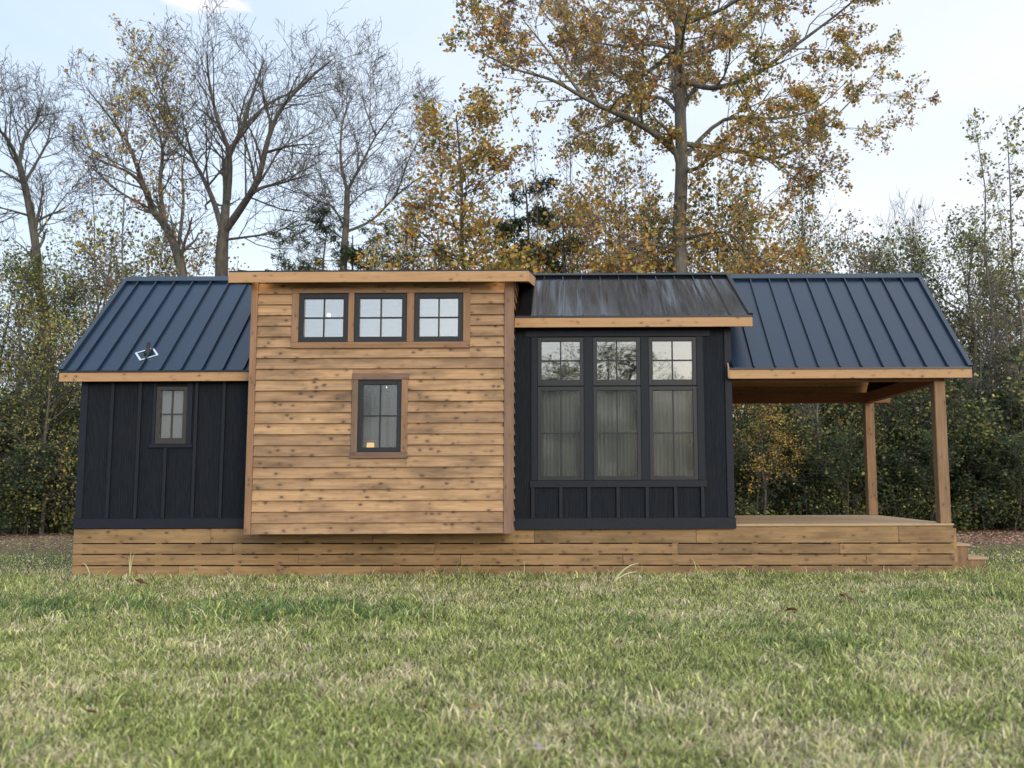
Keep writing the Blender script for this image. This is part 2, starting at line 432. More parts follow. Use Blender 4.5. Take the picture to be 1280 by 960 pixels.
mb = MB(); mb.box(2.755, 2.850, UY-.050, UY+.05, .642, 4.375); P(mb, 'corner_board', M['trim_v'], bevel=.004)
mb = MB(); mb.box(6.518, 6.655, UY-.050, UY+.055, .640, 4.375); P(mb, 'corner_board', M['corner_v'], bevel=.004)
# trims
mb = MB()
mb.box(3.36, 6.01, UY-.046, UY-.001, 4.192, 4.262); mb.box(3.36, 6.01, UY-.046, UY-.001, 3.364, 3.455)
P_each(mb, 'window_trim', M['trim_h'], bevel=.003)
mb = MB()
for a, b in ((3.36, 3.462), (4.20, 4.284), (5.071, 5.174), (5.905, 6.01)): mb.box(a, b, UY-.044, UY-.001, 3.457, 4.190)
P_each(mb, 'window_trim', M['trim_v'], bevel=.003)
mb = MB(); mb.box(4.28, 5.115, UY-.050, UY-.001, 2.894, 2.985); mb.box(4.262, 5.108, UY-.050, UY-.001, 1.737, 1.826)
P_each(mb, 'window_trim', M['trim_dark'], 'dark weathered trim above and below the small window', bevel=.003)
P(MB().box(4.277, 4.367, UY-.046, UY-.001, 1.828, 2.892), 'window_trim', M['trim_dark_v'], bevel=.003)
P(MB().box(5.009, 5.100, UY-.046, UY-.001, 1.828, 2.892), 'window_trim', M['trim_v'], bevel=.003)
window(*smallw, UY-.020, .068, M['glass'], M['frame'], label='tall narrow window in the wooden lap siding with candle lamp behind', depth=.08, rec=.035, mw=.02)
for i, (a, b) in enumerate(lofts):
    window(a, b, lz0, lz1, UY-.020, .075, M['glass_sky'], M['frame'], label='%s of the three square loft windows' % nm[i], depth=.08, rec=.03)

# --- roofs
def slope_slab(mb, x0, x1, a, b, t0, t1):
    """a=(y,z) eave top line, b ridge; slab from t0 to t1 above the line (perpendicular)"""
    dy, dz = b[0]-a[0], b[1]-a[1]; l = math.hypot(dy, dz); ny, nz = -dz/l, dy/l
    if dy < 0: ny, nz = -ny, -nz
    q = lambda p, t: (p[0]+ny*t, p[1]+nz*t)
    pr = [q(a, t0), q(b, t0), q(b, t1), q(a, t1)]
    if dy < 0: pr = pr[::-1]
    mb.prism_x(x0, x1, pr)
def roof(x0, x1, a, b, ribs, mat, label, ends=(True, True), deck=.075, rib_h=.040, rib_w=.017):
    mb = MB(); slope_slab(mb, x0, x1, a, b, -.012, 0)
    for x in ribs: slope_slab(mb, x-rib_w/2, x+rib_w/2, a, b, -.004, rib_h)
    r = P(mb, 'roof', mat, label)
    mb = MB(); w = .095; n = max(2, int((b[0]-a[0] if b[0] > a[0] else a[0]-b[0])/.13))
    for i in range(n):                                    # wooden deck boards under the metal
        p = [a[j] + (b[j]-a[j])*(i/n) for j in (0, 1)]; q = [a[j] + (b[j]-a[j])*((i+1)/n - .006) for j in (0, 1)]
        slope_slab(mb, x0+.012, x1-.012, p, q, -deck, -.014)
    P(mb, 'roof_deck', M['ceil'])
    mb = MB()
    if ends[0]: slope_slab(mb, x0-.012, x0+.055, a, b, -.03, rib_h+.006)
    if ends[1]: slope_slab(mb, x1-.055, x1+.012, a, b, -.03, rib_h+.006)
    if ends[0] or ends[1]: P_each(mb, 'rake_trim', M['edge'])
    return r
ea, rb = (-.165, 3.088), (RY, RZ)
eb = (2*RY + .165, 3.088)
roof(-.27, 2.752, ea, rb, [-.012+.317*k for k in range(9)], M['roof'], 'navy standing-seam roof over the left wing', (True, False))
roof(9.93, 13.59, ea, rb, [9.96+.3275*k for k in range(11)], M['roof'], 'navy standing-seam roof over the porch', (False, True))
roof(-.27, 13.59, eb, rb, [-.012+.3275*k for k in range(41)], M['roof'], 'rear slope of the navy roof', (True, True))
mb = MB()
for x0, x1 in ((-.285, 2.75), (10.24, 13.605)):
    slope_slab(mb, x0, x1, (RY-.10, RZ-.0961), (RY+.002, RZ+.002), .036, .046)
slope_slab(mb, -.285, 13.605, (RY+.10, RZ-.0961), (RY+.002, RZ+.002), .036, .046)
P_each(mb, 'ridge_cap', M['edge'])
# dormer roof over the big windows
da = (-.25, 3.888)
roof(6.655, 10.255, da, (RY, RZ+.012), [6.72+.3215*k for k in range(11)], M['roof2'], 'glossy black lower-pitched roof over the big windows', (False, False), deck=.06, rib_h=.030, rib_w=.014)
mb = MB(); slope_slab(mb, 10.21, 10.272, da, (RY, RZ+.012), -.03, .04); P_each(mb, 'rake_trim', M['drip'])
P(MB().box(6.655, 10.26, -.262, -.250, 3.862, 3.894), 'drip_edge', M['drip'])
P(MB().prism_x(6.66, 10.26, [(RY-.07, RZ+.02), (RY-.07, RZ+.033), (RY, RZ+.066), (RY+.08, RZ+.0), (RY+.08, RZ-.03)][::-1]), 'ridge_cap', M['edge'])
P(MB().box(6.648, 10.262, -.262, -.238, 3.718, 3.860), 'fascia', M['fascia'], 'pale wooden fascia over the big windows', bevel=.003)
P(MB().box(6.66, 10.22, -.236, BY-.002, 3.802, 3.815), 'soffit', M['black'])
# dormer cheek
dz = lambda y: da[1] + (y-da[0])*(RZ+.012-da[1])/(RY-da[0]) - .08
mz = lambda y: ea[1] + (y-ea[0])*(RZ-ea[1])/(RY-ea[0])
P(MB().prism_x(9.86, 9.952, [(BY+.132, 3.0), (1.70, 4.6), (1.70, dz(1.70)), (BY+.132, dz(BY+.13))]), 'wall', M['black'])
P(MB().prism_x(9.968, 10.20, [(-.22, dz(-.22)-.002), (-.05, 3.80), (-.05, dz(-.05)+.0)]), 'soffit', M['black'])
# bump roof
ba, bb = (-.80, 4.478), (RY, 4.96)
roof(2.49, 6.885, ba, bb, [2.62+.40*k for k in range(11)], M['roof2'], 'low-sloped roof over the wooden bump-out', (False, False), deck=.06, rib_h=.028)
P(MB().prism_x(2.49, 6.885, [(RY-.1, 4.95), (RY, 4.99), (RY+.12, 4.93), (RY+.12, 4.86)][::-1]), 'ridge_cap', M['drip'])
P(MB().box(2.485, 6.89, -.812, -.800, 4.462, 4.486), 'drip_edge', M['drip'])
P(MB().box(2.49, 6.865, -.824, -.800, 4.306, 4.460), 'fascia', M['fascia'], 'long wooden fascia across the bump-out', bevel=.003)
for x0 in (2.492, 6.866):
    P(MB().prism_x(x0, x0+.022, [(-.824 if x0 > 6 else -.798, 4.306), (RY, 4.77), (RY, 4.935), (-.824 if x0 > 6 else -.798, 4.46)]), 'rake_board', M['fascia'], bevel=.003)
P(MB().prism_x(2.52, 6.862, [(-.798, 4.372), (UY-.002, 4.40), (UY-.002, 4.412), (-.798, 4.386)]), 'soffit', M['trim_dark'])
for a, b in ((2.52, 2.778), (6.648, 6.862)):
    P(MB().prism_x(a, b, [(UY, 4.40), (RY-.1, 4.80), (RY-.1, 4.812), (UY, 4.412)]), 'soffit', M['trim_dark'])
for x in (2.90, 6.42):
    P(MB().lathe(x, -.68, [(.012, 4.352), (.026, 4.356), (.026, 4.366), (.02, 4.374)], 12), 'soffit_light', M['lampw'], 'small white downlight under the bump-out eave')
# main fascias
def fas(x0, x1, y0, y1, lab=None): return P(MB().box(x0, x1, y0, y1, 2.932, 3.078), 'fascia', M['fascia'], lab, bevel=.003)
fas(-.285, 2.752, -.160, -.136, 'wooden fascia under the left roof'); fas(9.915, 13.60, -.160, -.136, 'wooden fascia under the porch roof'); fas(-.285, 13.60, 3.676, 3.70)
mb = MB()
for x0, x1 in ((-.28, 2.752), (9.918, 13.598)): mb.box(x0, x1, -.172, -.158, 3.068, 3.100)
P_each(mb, 'drip_edge', M['drip'])
P(MB().prism_x(9.893, 9.913, [(-.160, 2.935), (-.055, 2.99), (-.055, 3.20), (-.160, 3.09)]), 'rake_board', M['fascia'])
for x0 in (-.283, 13.578):                              # rake boards on the gable ends
    for s in (0, 1):
        pts = [(-.134, 2.96), (1.769, 4.79), (1.769, 4.93), (-.134, 3.09)]
        if s: pts = [(3.54-y, z) for y, z in pts][::-1]
        P(MB().prism_x(x0, x0+.020, pts), 'rake_board', M['fascia'])
mb = MB(); mb.box(-.26, 2.75, -.134, -.002, 2.952, 2.964); P_each(mb, 'soffit', M['black'])
mb = MB(); mb.prism_x(-.26, -.002, [(-.134, 2.975), (1.77, 4.81), (1.77, 4.825), (-.134, 2.99)]); mb.prism_x(-.26, -.002, [(1.772, 4.81), (3.67, 2.975), (3.67, 2.99), (1.772, 4.825)]); P_each(mb, 'soffit', M['black'])
# vent pipe
vp = P(MB().lathe(.90, .17, [(.065, 3.36), (.055, 3.44), (.030, 3.47), (.028, 3.58), (.022, 3.58)], 16), 'vent_pipe', M['rubber'], 'black plumbing vent pipe on the left roof', smooth=True)
mb = MB()
c0 = Vector((.90, .13, mz(.13)+.012)); ux = Vector((.85, .38, .365)).normalized(); uy = Vector((-.60, .58, .557)).normalized()
o_, i_ = .14, .112
pt = [c0+ux*sx*r+uy*sy*r*.9 for r in (o_, i_) for sx, sy in ((-1, -1), (1, -1), (1, 1), (-1, 1))]
pt += [p + Vector((0, -.006, .008)) for p in pt]
mb.poly(pt, [q for i in range(4) for q in ((8+i, 8+(i+1) % 4, 12+(i+1) % 4, 12+i), (i, (i+1) % 4, 8+(i+1) % 4, 8+i), (4+(i+1) % 4, 4+i, 12+i, 12+(i+1) % 4))])
mb.build('flashing', M['galv'], vp)

# --- skirting, deck, porch
rnd = random.Random(7)
zs = [(-.02, .153), (.170, .320), (.337, .481), (.498, .700)]
mb = MB()
for r, (a, b) in enumerate(zs):
    x = -.01; cuts = [-.01]
    first = [1.6, 3.4, 2.4, 2.07][r]
    x += first
    while x < 13.0: cuts.append(x); x += rnd.choice([2.44, 3.05, 3.66])
    cuts.append(13.262)
    for p, q in zip(cuts, cuts[1:]):
        s = lambda xx: .05*xx/13.2
        ta = s(p); dd = s(q) - s(p)
        if r == 3:
            mb.poly([(p,-.022,a-ta),(q-.004,-.022,a-ta-dd),(q-.004,0,a-ta-dd),(p,0,a-ta),(p,-.022,.702),(q-.004,-.022,.702),(q-.004,0,.702),(p,0,.702)],
                    [(0,3,2,1),(4,5,6,7),(0,1,5,4),(1,2,6,5),(2,3,7,6),(3,0,4,7)])
        else: mb.box(p, q-.004, -.022, 0, a-ta, b-ta, dd)
P(mb, 'skirting', M['skirt'], 'horizontal wooden skirting boards along the base of the house', bevel=.003)
mb = MB()
for k in range(23): mb.box(.02+k*.6, .11+k*.6, .001, .04, -.04, .66)
for z0, z1 in ((-.02, .155), (.17, .322), (.336, .482), (.496, .66)):
    mb.box(-.012, .008, .002, 3.54, z0, z1); mb.box(13.24, 13.26, .002, 3.54, z0-.05, z1-.05); mb.box(-.01, 13.26, 3.541, 3.56, z0, z1)
P(mb, 'skirting', M['skirt'])
P(MB().box(.03, 13.22, .3, .34, -.02, .6), 'gap_shade_sheet', M['rubber'])  # added dark sheet that stands in for the shade behind the skirting gaps
mb = MB(); y = -.047
while y < 3.5:
    mb.box(9.98, 13.262, y, y+.134, .703, .735); y += .139
P(mb, 'deck', M['deck'], 'wooden porch deck', bevel=.004)
P(MB().box(9.98, 13.24, .0, 3.53, .6, .70), 'deck_frame', M['beam'])
for y in (-.005, 3.37):
    P(MB().box(13.075, 13.245, y, y+.17, .736, 2.90 if y < 1 else 2.855), 'post', M['post'], ('front' if y < 1 else 'rear') + ' wooden porch post', bevel=.008)
P(MB().box(9.97, 13.24, 0.0, .14, 2.902, 3.06), 'beam', M['beam'], bevel=.004)
P(MB().box(9.97, 13.57, 3.40, 3.54, 2.857, 3.05), 'beam', M['beam'], bevel=.004)
P(MB().box(13.10, 13.24, .142, 3.398, 2.86, 3.05), 'beam', M['beam_y'], bevel=.004)
P(MB().prism_x(13.14, 13.20, [(.10, 3.052), (3.44, 3.052), (3.44, 3.10), (1.77, 4.72), (.10, 3.10)]), 'gable_infill', M['black'])

# steps: a thing of its own
st = empty('wooden_steps', (13.6, .95, 0), label='two-tread wooden steps at the right end of the porch deck', cat='steps')
def S(mb, name, mat, **k):
    o = mb.build(name, mat, st, **k); o.location = (-13.6, -.95, 0); return o
S(MB().box(13.285, 13.68, .38, 1.52, .365, .40), 'tread', M['deck'], bevel=.004)
S(MB().box(13.63, 13.95, .38, 1.52, .158, .192), 'tread', M['deck'], bevel=.004)
for y in (.40, 1.46):
    S(MB().prism_y(y, y+.04, [(13.30, -.03), (13.90, -.03), (13.90, .156), (13.645, .156), (13.645, .363), (13.30, .363)]), 'side_board', M['post'], bevel=.003)
S(MB().box(13.625, 13.643, .442, 1.458, .0, .362), 'riser', M['post']); S(MB().box(13.88, 13.898, .442, 1.458, .0, .155), 'riser', M['post'])

# --- things behind the glass
def curtain(x0, x1, y, z0, z1, mat, label, amp=.010, wl=.06, cat='curtain', seed=0, group=None):
    r = random.Random(seed); n = int((x1-x0)/.012); V = []; F = []; ph = r.random()*6
    for j in range(6):
        z = z0 + (z1-z0)*j/5
        for i in range(n+1):
            x = x0 + (x1-x0)*i/n
            V.append((x, y + amp*math.sin(x/wl*6.283 + ph + .8*math.sin(x*9+ph) + .25*math.sin(z*3)) + .4*amp*math.sin(x*41+z*1.5), z))
    for j in range(5):
        for i in range(n): F.append((j*(n+1)+i, j*(n+1)+i+1, (j+1)*(n+1)+i+1, (j+1)*(n+1)+i))
    mb = MB(); mb.poly(V, F); o = mb.build('curtain', mat, None, smooth=True)
    m = o.modifiers.new('thick', 'SOLIDIFY'); m.thickness = .003
    return tag(o, label, cat, group)
for i, (a, b) in enumerate(cols):
    curtain(a+.0, b-.0, .11, 1.30, 2.86, M['cloth'], 'grey curtain hanging behind the %s tall window of the big black group' % nm[i], seed=i)
curtain(4.52, 4.74, UY+.16, 1.84, 2.86, M['cloth_d'], 'dark sheer curtain behind the narrow window of the wooden bump-out, left half', seed=7)
curtain(4.80, 4.98, UY+.17, 1.84, 2.86, M['cloth_d'], 'dark sheer curtain behind the narrow window of the wooden bump-out, right half', seed=8)
tag(curtain(1.17, 1.60, .115, 1.99, 2.86, M['blind'], 'beige blind behind the small window of the black left wall', amp=.003, wl=.2, cat='blind'))
lp = empty('candle_lamp', (4.53, UY+.125, 1.862), label='small glowing candle lamp on the sill of the narrow window', cat='lamp')
MB().lathe(0, 0, [(.05, 0), (.055, .01), (.055, .105), (.05, .11)], 16).build('glass_cup', M['candle'], lp, smooth=True)
MB().lathe(0.03, 0, [(.03, .128), (.085, .135), (.085, .142), (.03, .15)], 16).build('lid', M['cloth'], lp, smooth=True)
P(MB().box(4.40, 4.975, UY+.101, UY+.24, 1.835, 1.860), 'inner_sill', M['inner'])
for nme, x, y, z, lab in (('ceiling_lamp', 3.93, .3, 4.12, 'small lit lamp seen through the leftmost loft window'), ('ceiling_lamp', 4.79, .5, 2.98, 'small lit lamp seen high in the narrow window')):
    c = at(411, 394, y) if x < 4 else at(481, 484, y)
    lo = empty(nme, tuple(c), label=lab, cat='lamp')
    MB().lathe(0, 0, [(.012, -.025), (.032, -.01), (.032, .01), (.012, .03)], 12).build('bulb', M['bulb'], lo, smooth=True)
    MB().lathe(0, 0, [(.005, .03), (.005, .3), (.04, .31), (.04, .33)], 8).build('stem', M['rubber'], lo)

# ------------------------------------------------------------ noise in numpy
def vnoise(x, y, scale, seed, octaves=3):
    r = np.random.RandomState(seed); T = r.rand(256, 256); out = 0; amp = 1; tot = 0
    for o in range(octaves):
        X = x/scale*(2**o) + 31.7*o + 1000; Y = y/scale*(2**o) + 17.3*o + 1000
        xi = np.floor(X).astype(int); yi = np.floor(Y).astype(int); fx = X-xi; fy = Y-yi
        fx = fx*fx*(3-2*fx); fy = fy*fy*(3-2*fy)
        g = lambda a, b: T[a % 256, b % 256]
        out = out + amp*((g(xi, yi)*(1-fx)+g(xi+1, yi)*fx)*(1-fy) + (g(xi, yi+1)*(1-fx)+g(xi+1, yi+1)*fx)*fy)
        tot += amp; amp *= .5
    return out/tot

# ------------------------------------------------------------ ground
m, nt = new_mat('lawn_ground')
tc = N(nt, 'ShaderNodeTexCoord')
n1 = N(nt, 'ShaderNodeTexNoise', i={'Scale': 1.3, 'Detail': 6, 'Roughness': .65}); L(nt, tc.outputs['Object'], n1.inputs['Vector'])
n2 = N(nt, 'ShaderNodeTexNoise', i={'Scale': 45, 'Detail': 4, 'Roughness': .7}); L(nt, tc.outputs['Object'], n2.inputs['Vector'])
g = mixc(nt, ramp(nt, n1.outputs[0], [(.35, 0.), (.62, 1.)]), (.085, .10, .04), (.16, .14, .085))
g = mixc(nt, ramp(nt, n2.outputs[0], [(.35, 0.), (.65, 1.)]), g, mixc(nt, 1.0, g, (.45, .5, .4), 'MULTIPLY'))
sep = N(nt, 'ShaderNodeSeparateXYZ'); L(nt, tc.outputs['Object'], sep.inputs[0])
edge = math_n(nt, 'ADD', sep.outputs[1], math_n(nt, 'MULTIPLY', n1.outputs[0], 5.0))
lf = ramp(nt, math_n(nt, 'DIVIDE', math_n(nt, 'SUBTRACT', edge, 6.0), 4.0, clamp=True), [(0, 0.), (1, 1.)])
lit = mixc(nt, ramp(nt, n2.outputs[0], [(.4, 0.), (.6, 1.)]), (.12, .075, .05), (.30, .19, .13))
g = mixc(nt, lf, g, lit)
finish(nt, g, .95, n2.outputs[0], .9, .04)
gd = MB().poly([(-300, -300, -.005), (300, -300, -.005), (300, 300, -.005), (-300, 300, -.005)], [(0, 1, 2, 3)]).build('ground', m)
tag(gd, kind='structure')

# ------------------------------------------------------------ grass
def blades(px, py, h, w, lean, az, tw, col, droop):
    n = len(px); V = np.zeros((n, 5, 3)); dx, dy = np.cos(tw)*w/2, np.sin(tw)*w/2
    lx, ly = np.cos(az)*lean, np.sin(az)*lean
    V[:, 0] = np.stack([px-dx, py-dy, np.full(n, -.004)], 1); V[:, 1] = np.stack([px+dx, py+dy, np.full(n, -.004)], 1)
    mx, my, mz_ = px+lx*h*.45, py+ly*h*.45, h*.6
    V[:, 2] = np.stack([mx+dx*.8, my+dy*.8, mz_], 1); V[:, 3] = np.stack([mx-dx*.8, my-dy*.8, mz_], 1)
    V[:, 4] = np.stack([px+lx*h*(1+droop), py+ly*h*(1+droop), h*(1-.35*droop)], 1)
    base = np.arange(n)[:, None]*5
    loops = (base + np.array([[0, 1, 2, 3, 3, 2, 4]])).ravel()
    starts = (np.arange(n)[:, None]*7 + np.array([[0, 4]])).ravel(); totals = np.tile([4, 3], n)
    C = np.repeat(col[:, None, :], 5, 1)
    return V.reshape(-1, 3), loops, starts, totals, C.reshape(-1, 3)
rs = np.random.RandomState(3)
NB = 330000
u = rs.rand(NB); d0, d1 = 3.4, 13.9
dd = (np.sqrt(d0) + u*(np.sqrt(d1)-np.sqrt(d0)))**2
px = CAM[0] - .3 + (rs.rand(NB)-.5)*(1.30*dd + 1.2); py = CAM[1] + dd
NF = 70000
dd2 = 13.6 + rs.rand(NF)**1.2*11.5
side = rs.rand(NF)
px2 = np.where(side < .42, -6.5 + rs.rand(NF)*6.6, 13.3 + rs.rand(NF)*8.5); py2 = CAM[1] + dd2
px = np.concatenate([px, px2]); py = np.concatenate([py, py2]); dd = np.concatenate([dd, dd2])
# gather the blades into tufts
cx_ = np.round(px/.055 + vnoise(px, py, .3, 5)*2)*.055; cy_ = np.round(py/.055 + vnoise(px, py, .3, 6)*2)*.055
pull = np.where(rs.rand(len(px)) < .5, .45, 0); px = px + (cx_-px)*pull + rs.normal(0, .006, len(px)); py = py + (cy_-py)*pull + rs.normal(0, .006, len(px))
keep = ~((py > -.03) & (px > -.05) & (px < 13.28) & (py < 3.6)); px, py, dd = px[keep], py[keep], dd[keep]
n = len(px)
f1 = vnoise(px, py, 1.5, 1, 3); f2 = vnoise(px, py, .35, 2, 3); f3 = vnoise(px*.45, py*1.2, 1.3, 9, 3)
dark = np.clip((f3-.60)*8, 0, 1)                        # patches of tall dark clump grass
# the photo's band of darker clumps: left, 1.5 to 5 m in front of the house
band = np.exp(-((py+3.8+.12*(px-3))/1.1)**2)*np.clip((7.2-px)/2, 0, 1)*np.clip(vnoise(px, py, .7, 21, 2)*2.6-.75, 0, 1)
band2 = np.exp(-((py+3.0)/.6)**2)*np.clip((px-10.2)/1.0, 0, 1)*np.clip(vnoise(px, py, .5, 22, 2)*2.4-.7, 0, 1)
band3 = np.exp(-(((px-9.55)/.55)**2+((py+6.1)/.30)**2))
dark = np.clip((dark*.35 + band*1.1 + band2*.8 + band3*1.1)*np.clip(vnoise(px, py, .22, 55, 2)*3.2-.9, 0, 1), 0, 1)
straw = np.clip(.22 + (f1-.5)*1.8 + (f2-.5)*2.6, 0, 1)*(1-dark)
green = np.array([.33, .385, .125]); strawc = np.array([.72, .62, .42]); lime = np.array([.62, .66, .23]); dk = np.array([.12, .22, .075])
r1 = rs.rand(n)
isst = r1 < (.08 + .50*straw)
col = np.where(isst[:, None], strawc, green)
ll = (~isst) & (rs.rand(n) < .33); col = np.where(ll[:, None], lime, col)
isd = rs.rand(n) < dark*.8; col = np.where(isd[:, None], dk, col)
col = col*(.40+1.15*rs.rand(n))[:, None]*(.82+.36*f2)[:, None]
brn = rs.rand(n) < .05; col = np.where(brn[:, None], np.array([.14, .085, .05]), col)
col *= np.where(py > 4, .75, 1)[:, None]  # grass past the house painted darker for the shade under the trees
near = np.clip((py+1.2)/.9, 0, 1)*np.clip(1-(py-.2), 0, 1)
h = (.022 + .040*rs.rand(n)**1.5)*(.65+.7*f2) + dark*.13*rs.rand(n) + (rs.rand(n) < .012)*.045*rs.rand(n)
tuft = vnoise(px, py, .13, 31, 2); h *= .75 + 1.5*np.clip((tuft-.52)*5, 0, 1)*rs.rand(n); h *= (1+.9*near*rs.rand(n)); h = np.where(py > 1, h*.6, h); h = np.where((py + 3*f1 > 6.3) & (rs.rand(n) < .85), .004, h)
w = np.maximum(.0042 + .009*rs.rand(n)**2, dd*.00065)*(1+.3*dark)
V, lo, stt, tt, C = blades(px, py, h, w, .25+1.0*rs.rand(n), rs.rand(n)*6.283, rs.rand(n)*6.283, col, rs.rand(n)*.8)
tag(link('grass', np_mesh('grass', V, lo, stt, tt, M['grass'], C)), 'short lawn of mixed green and straw grass in front of the house', 'grass', kind='stuff')

# ------------------------------------------------------------ trees
def tube_mesh(name, branches, mat, kfun, attr=None):
    """branches: list of (pts (n,3), rad (n)); batched by point count"""
    groups = {}
    for p, r in branches: groups.setdefault((len(p), kfun(r[0])), []).append((p, r))
    VV = []; LL = []; SS = []; TT = []; off = 0; lo = 0
    for (n, k), L_ in groups.items():
        Pn = np.array([q[0] for q in L_], float); Rn = np.array([q[1] for q in L_], float)
        T = np.gradient(Pn, axis=1); T /= np.linalg.norm(T, axis=2, keepdims=True)+1e-9
        ref = np.where(np.abs(T[..., 2:3]) > .9, np.array([1., 0, 0]), np.array([0, 0, 1.]))
        ref = ref[:, :1].repeat(n, 1)
        A = np.cross(T, ref); A /= np.linalg.norm(A, axis=2, keepdims=True)+1e-9; B = np.cross(T, A)
        ang = np.arange(k)/k*2*np.pi
        ring = Pn[:, :, None] + Rn[:, :, None, None]*(A[:, :, None]*np.cos(ang)[None, None, :, None] + B[:, :, None]*np.sin(ang)[None, None, :, None])
        b = len(L_); VV.append(ring.reshape(-1, 3))
        i = np.arange(b)[:, None, None]*n*k; j = np.arange(n-1)[None, :, None]*k; q = np.arange(k)[None, None, :]; q2 = (q+1) % k
        F = np.stack([i+j+q, i+j+q2, i+j+k+q2, i+j+k+q], -1).reshape(-1, 4) + off
        LL.append(F.ravel()); SS.append(np.arange(len(F))*4 + lo); TT.append(np.full(len(F), 4))
        off += b*n*k; lo += len(F)*4
    return np_mesh(name, np.concatenate(VV), np.concatenate(LL), np.concatenate(SS), np.concatenate(TT), mat, smooth=True)

def leaf_mesh(name, C, size, pal, rs, mat, aspect=.85, flat=0., curl=.25):
    """C centres (n,3); kite-shaped folded leaves; pal list of (rgb, weight)"""
    n = len(C); d = rs.normal(size=(n, 3)); d[:, 2] -= .25; d /= np.linalg.norm(d, axis=1, keepdims=True)
    e = rs.normal(size=(n, 3)); e -= (e*d).sum(1, keepdims=True)*d; e /= np.linalg.norm(e, axis=1, keepdims=True)
    nn = np.cross(d, e); s = (size*(.6+.8*rs.rand(n)))[:, None]
    V = np.stack([C-d*s*.5, C+e*s*.5*aspect+nn*s*curl*.4, C+d*s*.5, C-e*s*.5*aspect+nn*s*curl*.4], 1)
    w = np.array([q[1] for q in pal], float); w /= w.sum()
    # colour varies in clumps through the crown
    f = (vnoise(C[:, 0]+C[:, 1]*.7, C[:, 2]+C[:, 1]*.4, 1.1, 77, 3)-.5)*1.5 + rs.rand(n)
    f = np.argsort(np.argsort(f))/max(1, n)
    idx = np.searchsorted(np.cumsum(w), f); idx = np.clip(idx, 0, len(pal)-1)
    col = np.array([q[0] for q in pal])[idx]*(.7+.6*rs.rand(n))[:, None]
    base = np.arange(n)[:, None]*4
    return np_mesh(name, V.reshape(-1, 3), (base+np.array([[0, 1, 2, 3]])).ravel(), np.arange(n)*4, np.full(n, 4), mat, np.repeat(col, 4, 0))

def unit(v): return v/ (math.sqrt(v[0]*v[0]+v[1]*v[1]+v[2]*v[2])+1e-9)
def grow(rs, p, d, Ln, r, lvl, Q, out, tips):
    n = 5 if lvl < Q['max'] else 4
    pts = [p]; rad = [r]; dirs = [d]; step = Ln/(n-1)
    for i in range(1, n):
        d = unit(d + rs.normal(0, Q['wob'], 3) + np.array([0, 0, Q['up']]))
        p = p + d*step; pts.append(p); dirs.append(d); rad.append(max(Q['rmin'], r*(1-.68*i/(n-1))))
    out.append((pts, rad))
    if lvl >= Q['max']: tips.append(pts); return
    for j in range(Q['kids'][lvl]):
        t = (j + rs.rand())/Q['kids'][lvl]*(1-Q['t0']) + Q['t0']; t = min(t, .99)
        f = t*(n-1); i = int(f); f -= i
        q = pts[i]*(1-f) + pts[i+1]*f
        dd = dirs[i+1]; a = rs.normal(size=3); a = unit(a - dd*np.dot(a, dd)); g = R(Q['ang']*(.7+.6*rs.rand()))
        nd = dd*math.cos(g) + a*math.sin(g)
        grow(rs, q, nd, Ln*Q['ratio']*(.75+.5*rs.rand())*(1.15-.45*t), max(Q['rmin'], (rad[i]*(1-f)+rad[i+1]*f)*.6), lvl+1, Q, out, tips)

def sprout(rs, pts, rad, k, Ln, Q, out, tips, t0=.25, lvl=0, bias=None):
    """branches starting along an existing limb"""
    pts = [np.array(p, float) for p in pts]; n = len(pts)
    for j in range(k):
        t = t0 + (1-t0)*(j+rs.rand())/k; t = min(t, .995); f = t*(n-1); i = int(f); f -= i
        q = pts[i]*(1-f)+pts[i+1]*f; d = unit(pts[i+1]-pts[i])
        a = rs.normal(size=3)
        if bias is not None: a = a + bias
        a = unit(a - d*np.dot(a, d)); g = R(Q['ang']*(.7+.6*rs.rand()))
        grow(rs, q, d*math.cos(g)+a*math.sin(g), Ln*(1.25-.6*t)*(.7+.6*rs.rand()), max(Q['rmin'], (rad[i]*(1-f)+rad[i+1]*f)*.5), lvl, Q, out, tips)

def smooth_line(pts, rad, sub=4):
    pts = [np.array(p, float) for p in pts]; P2 = []; R2 = []
    for i in range(len(pts)-1):
        p0 = pts[max(i-1, 0)]; p1 = pts[i]; p2 = pts[i+1]; p3 = pts[min(i+2, len(pts)-1)]
        for s in range(sub):
            t = s/sub
            P2.append(.5*((2*p1)+(-p0+p2)*t+(2*p0-5*p1+4*p2-p3)*t*t+(-p0+3*p1-3*p2+p3)*t**3)); R2.append(rad[i]*(1-t)+rad[i+1]*t)
    P2.append(pts[-1]); R2.append(rad[-1]); return P2, R2

ksides = lambda r: 10 if r > .12 else 6 if r > .04 else 4 if r > .014 else 3
def tips_to_points(rs, tips, k, spread):
    T = np.array(tips)
    T = T[(vnoise(T[:, 0, 0]+T[:, 0, 1]*.8, T[:, 0, 2]-T[:, 0, 1]*.5, .8, 91, 2) > .36) | (rs.rand(len(T)) < .25)]   # gaps between leaf clumps
    n, m = T.shape[:2]
    t = rs.rand(n, k)*(m-1); i = np.minimum(t.astype(int), m-2); f = (t-i)[..., None]
    q = T[np.arange(n)[:, None], i]*(1-f) + T[np.arange(n)[:, None], i+1]*f
    return (q + rs.normal(0, spread, q.shape)).reshape(-1, 3)

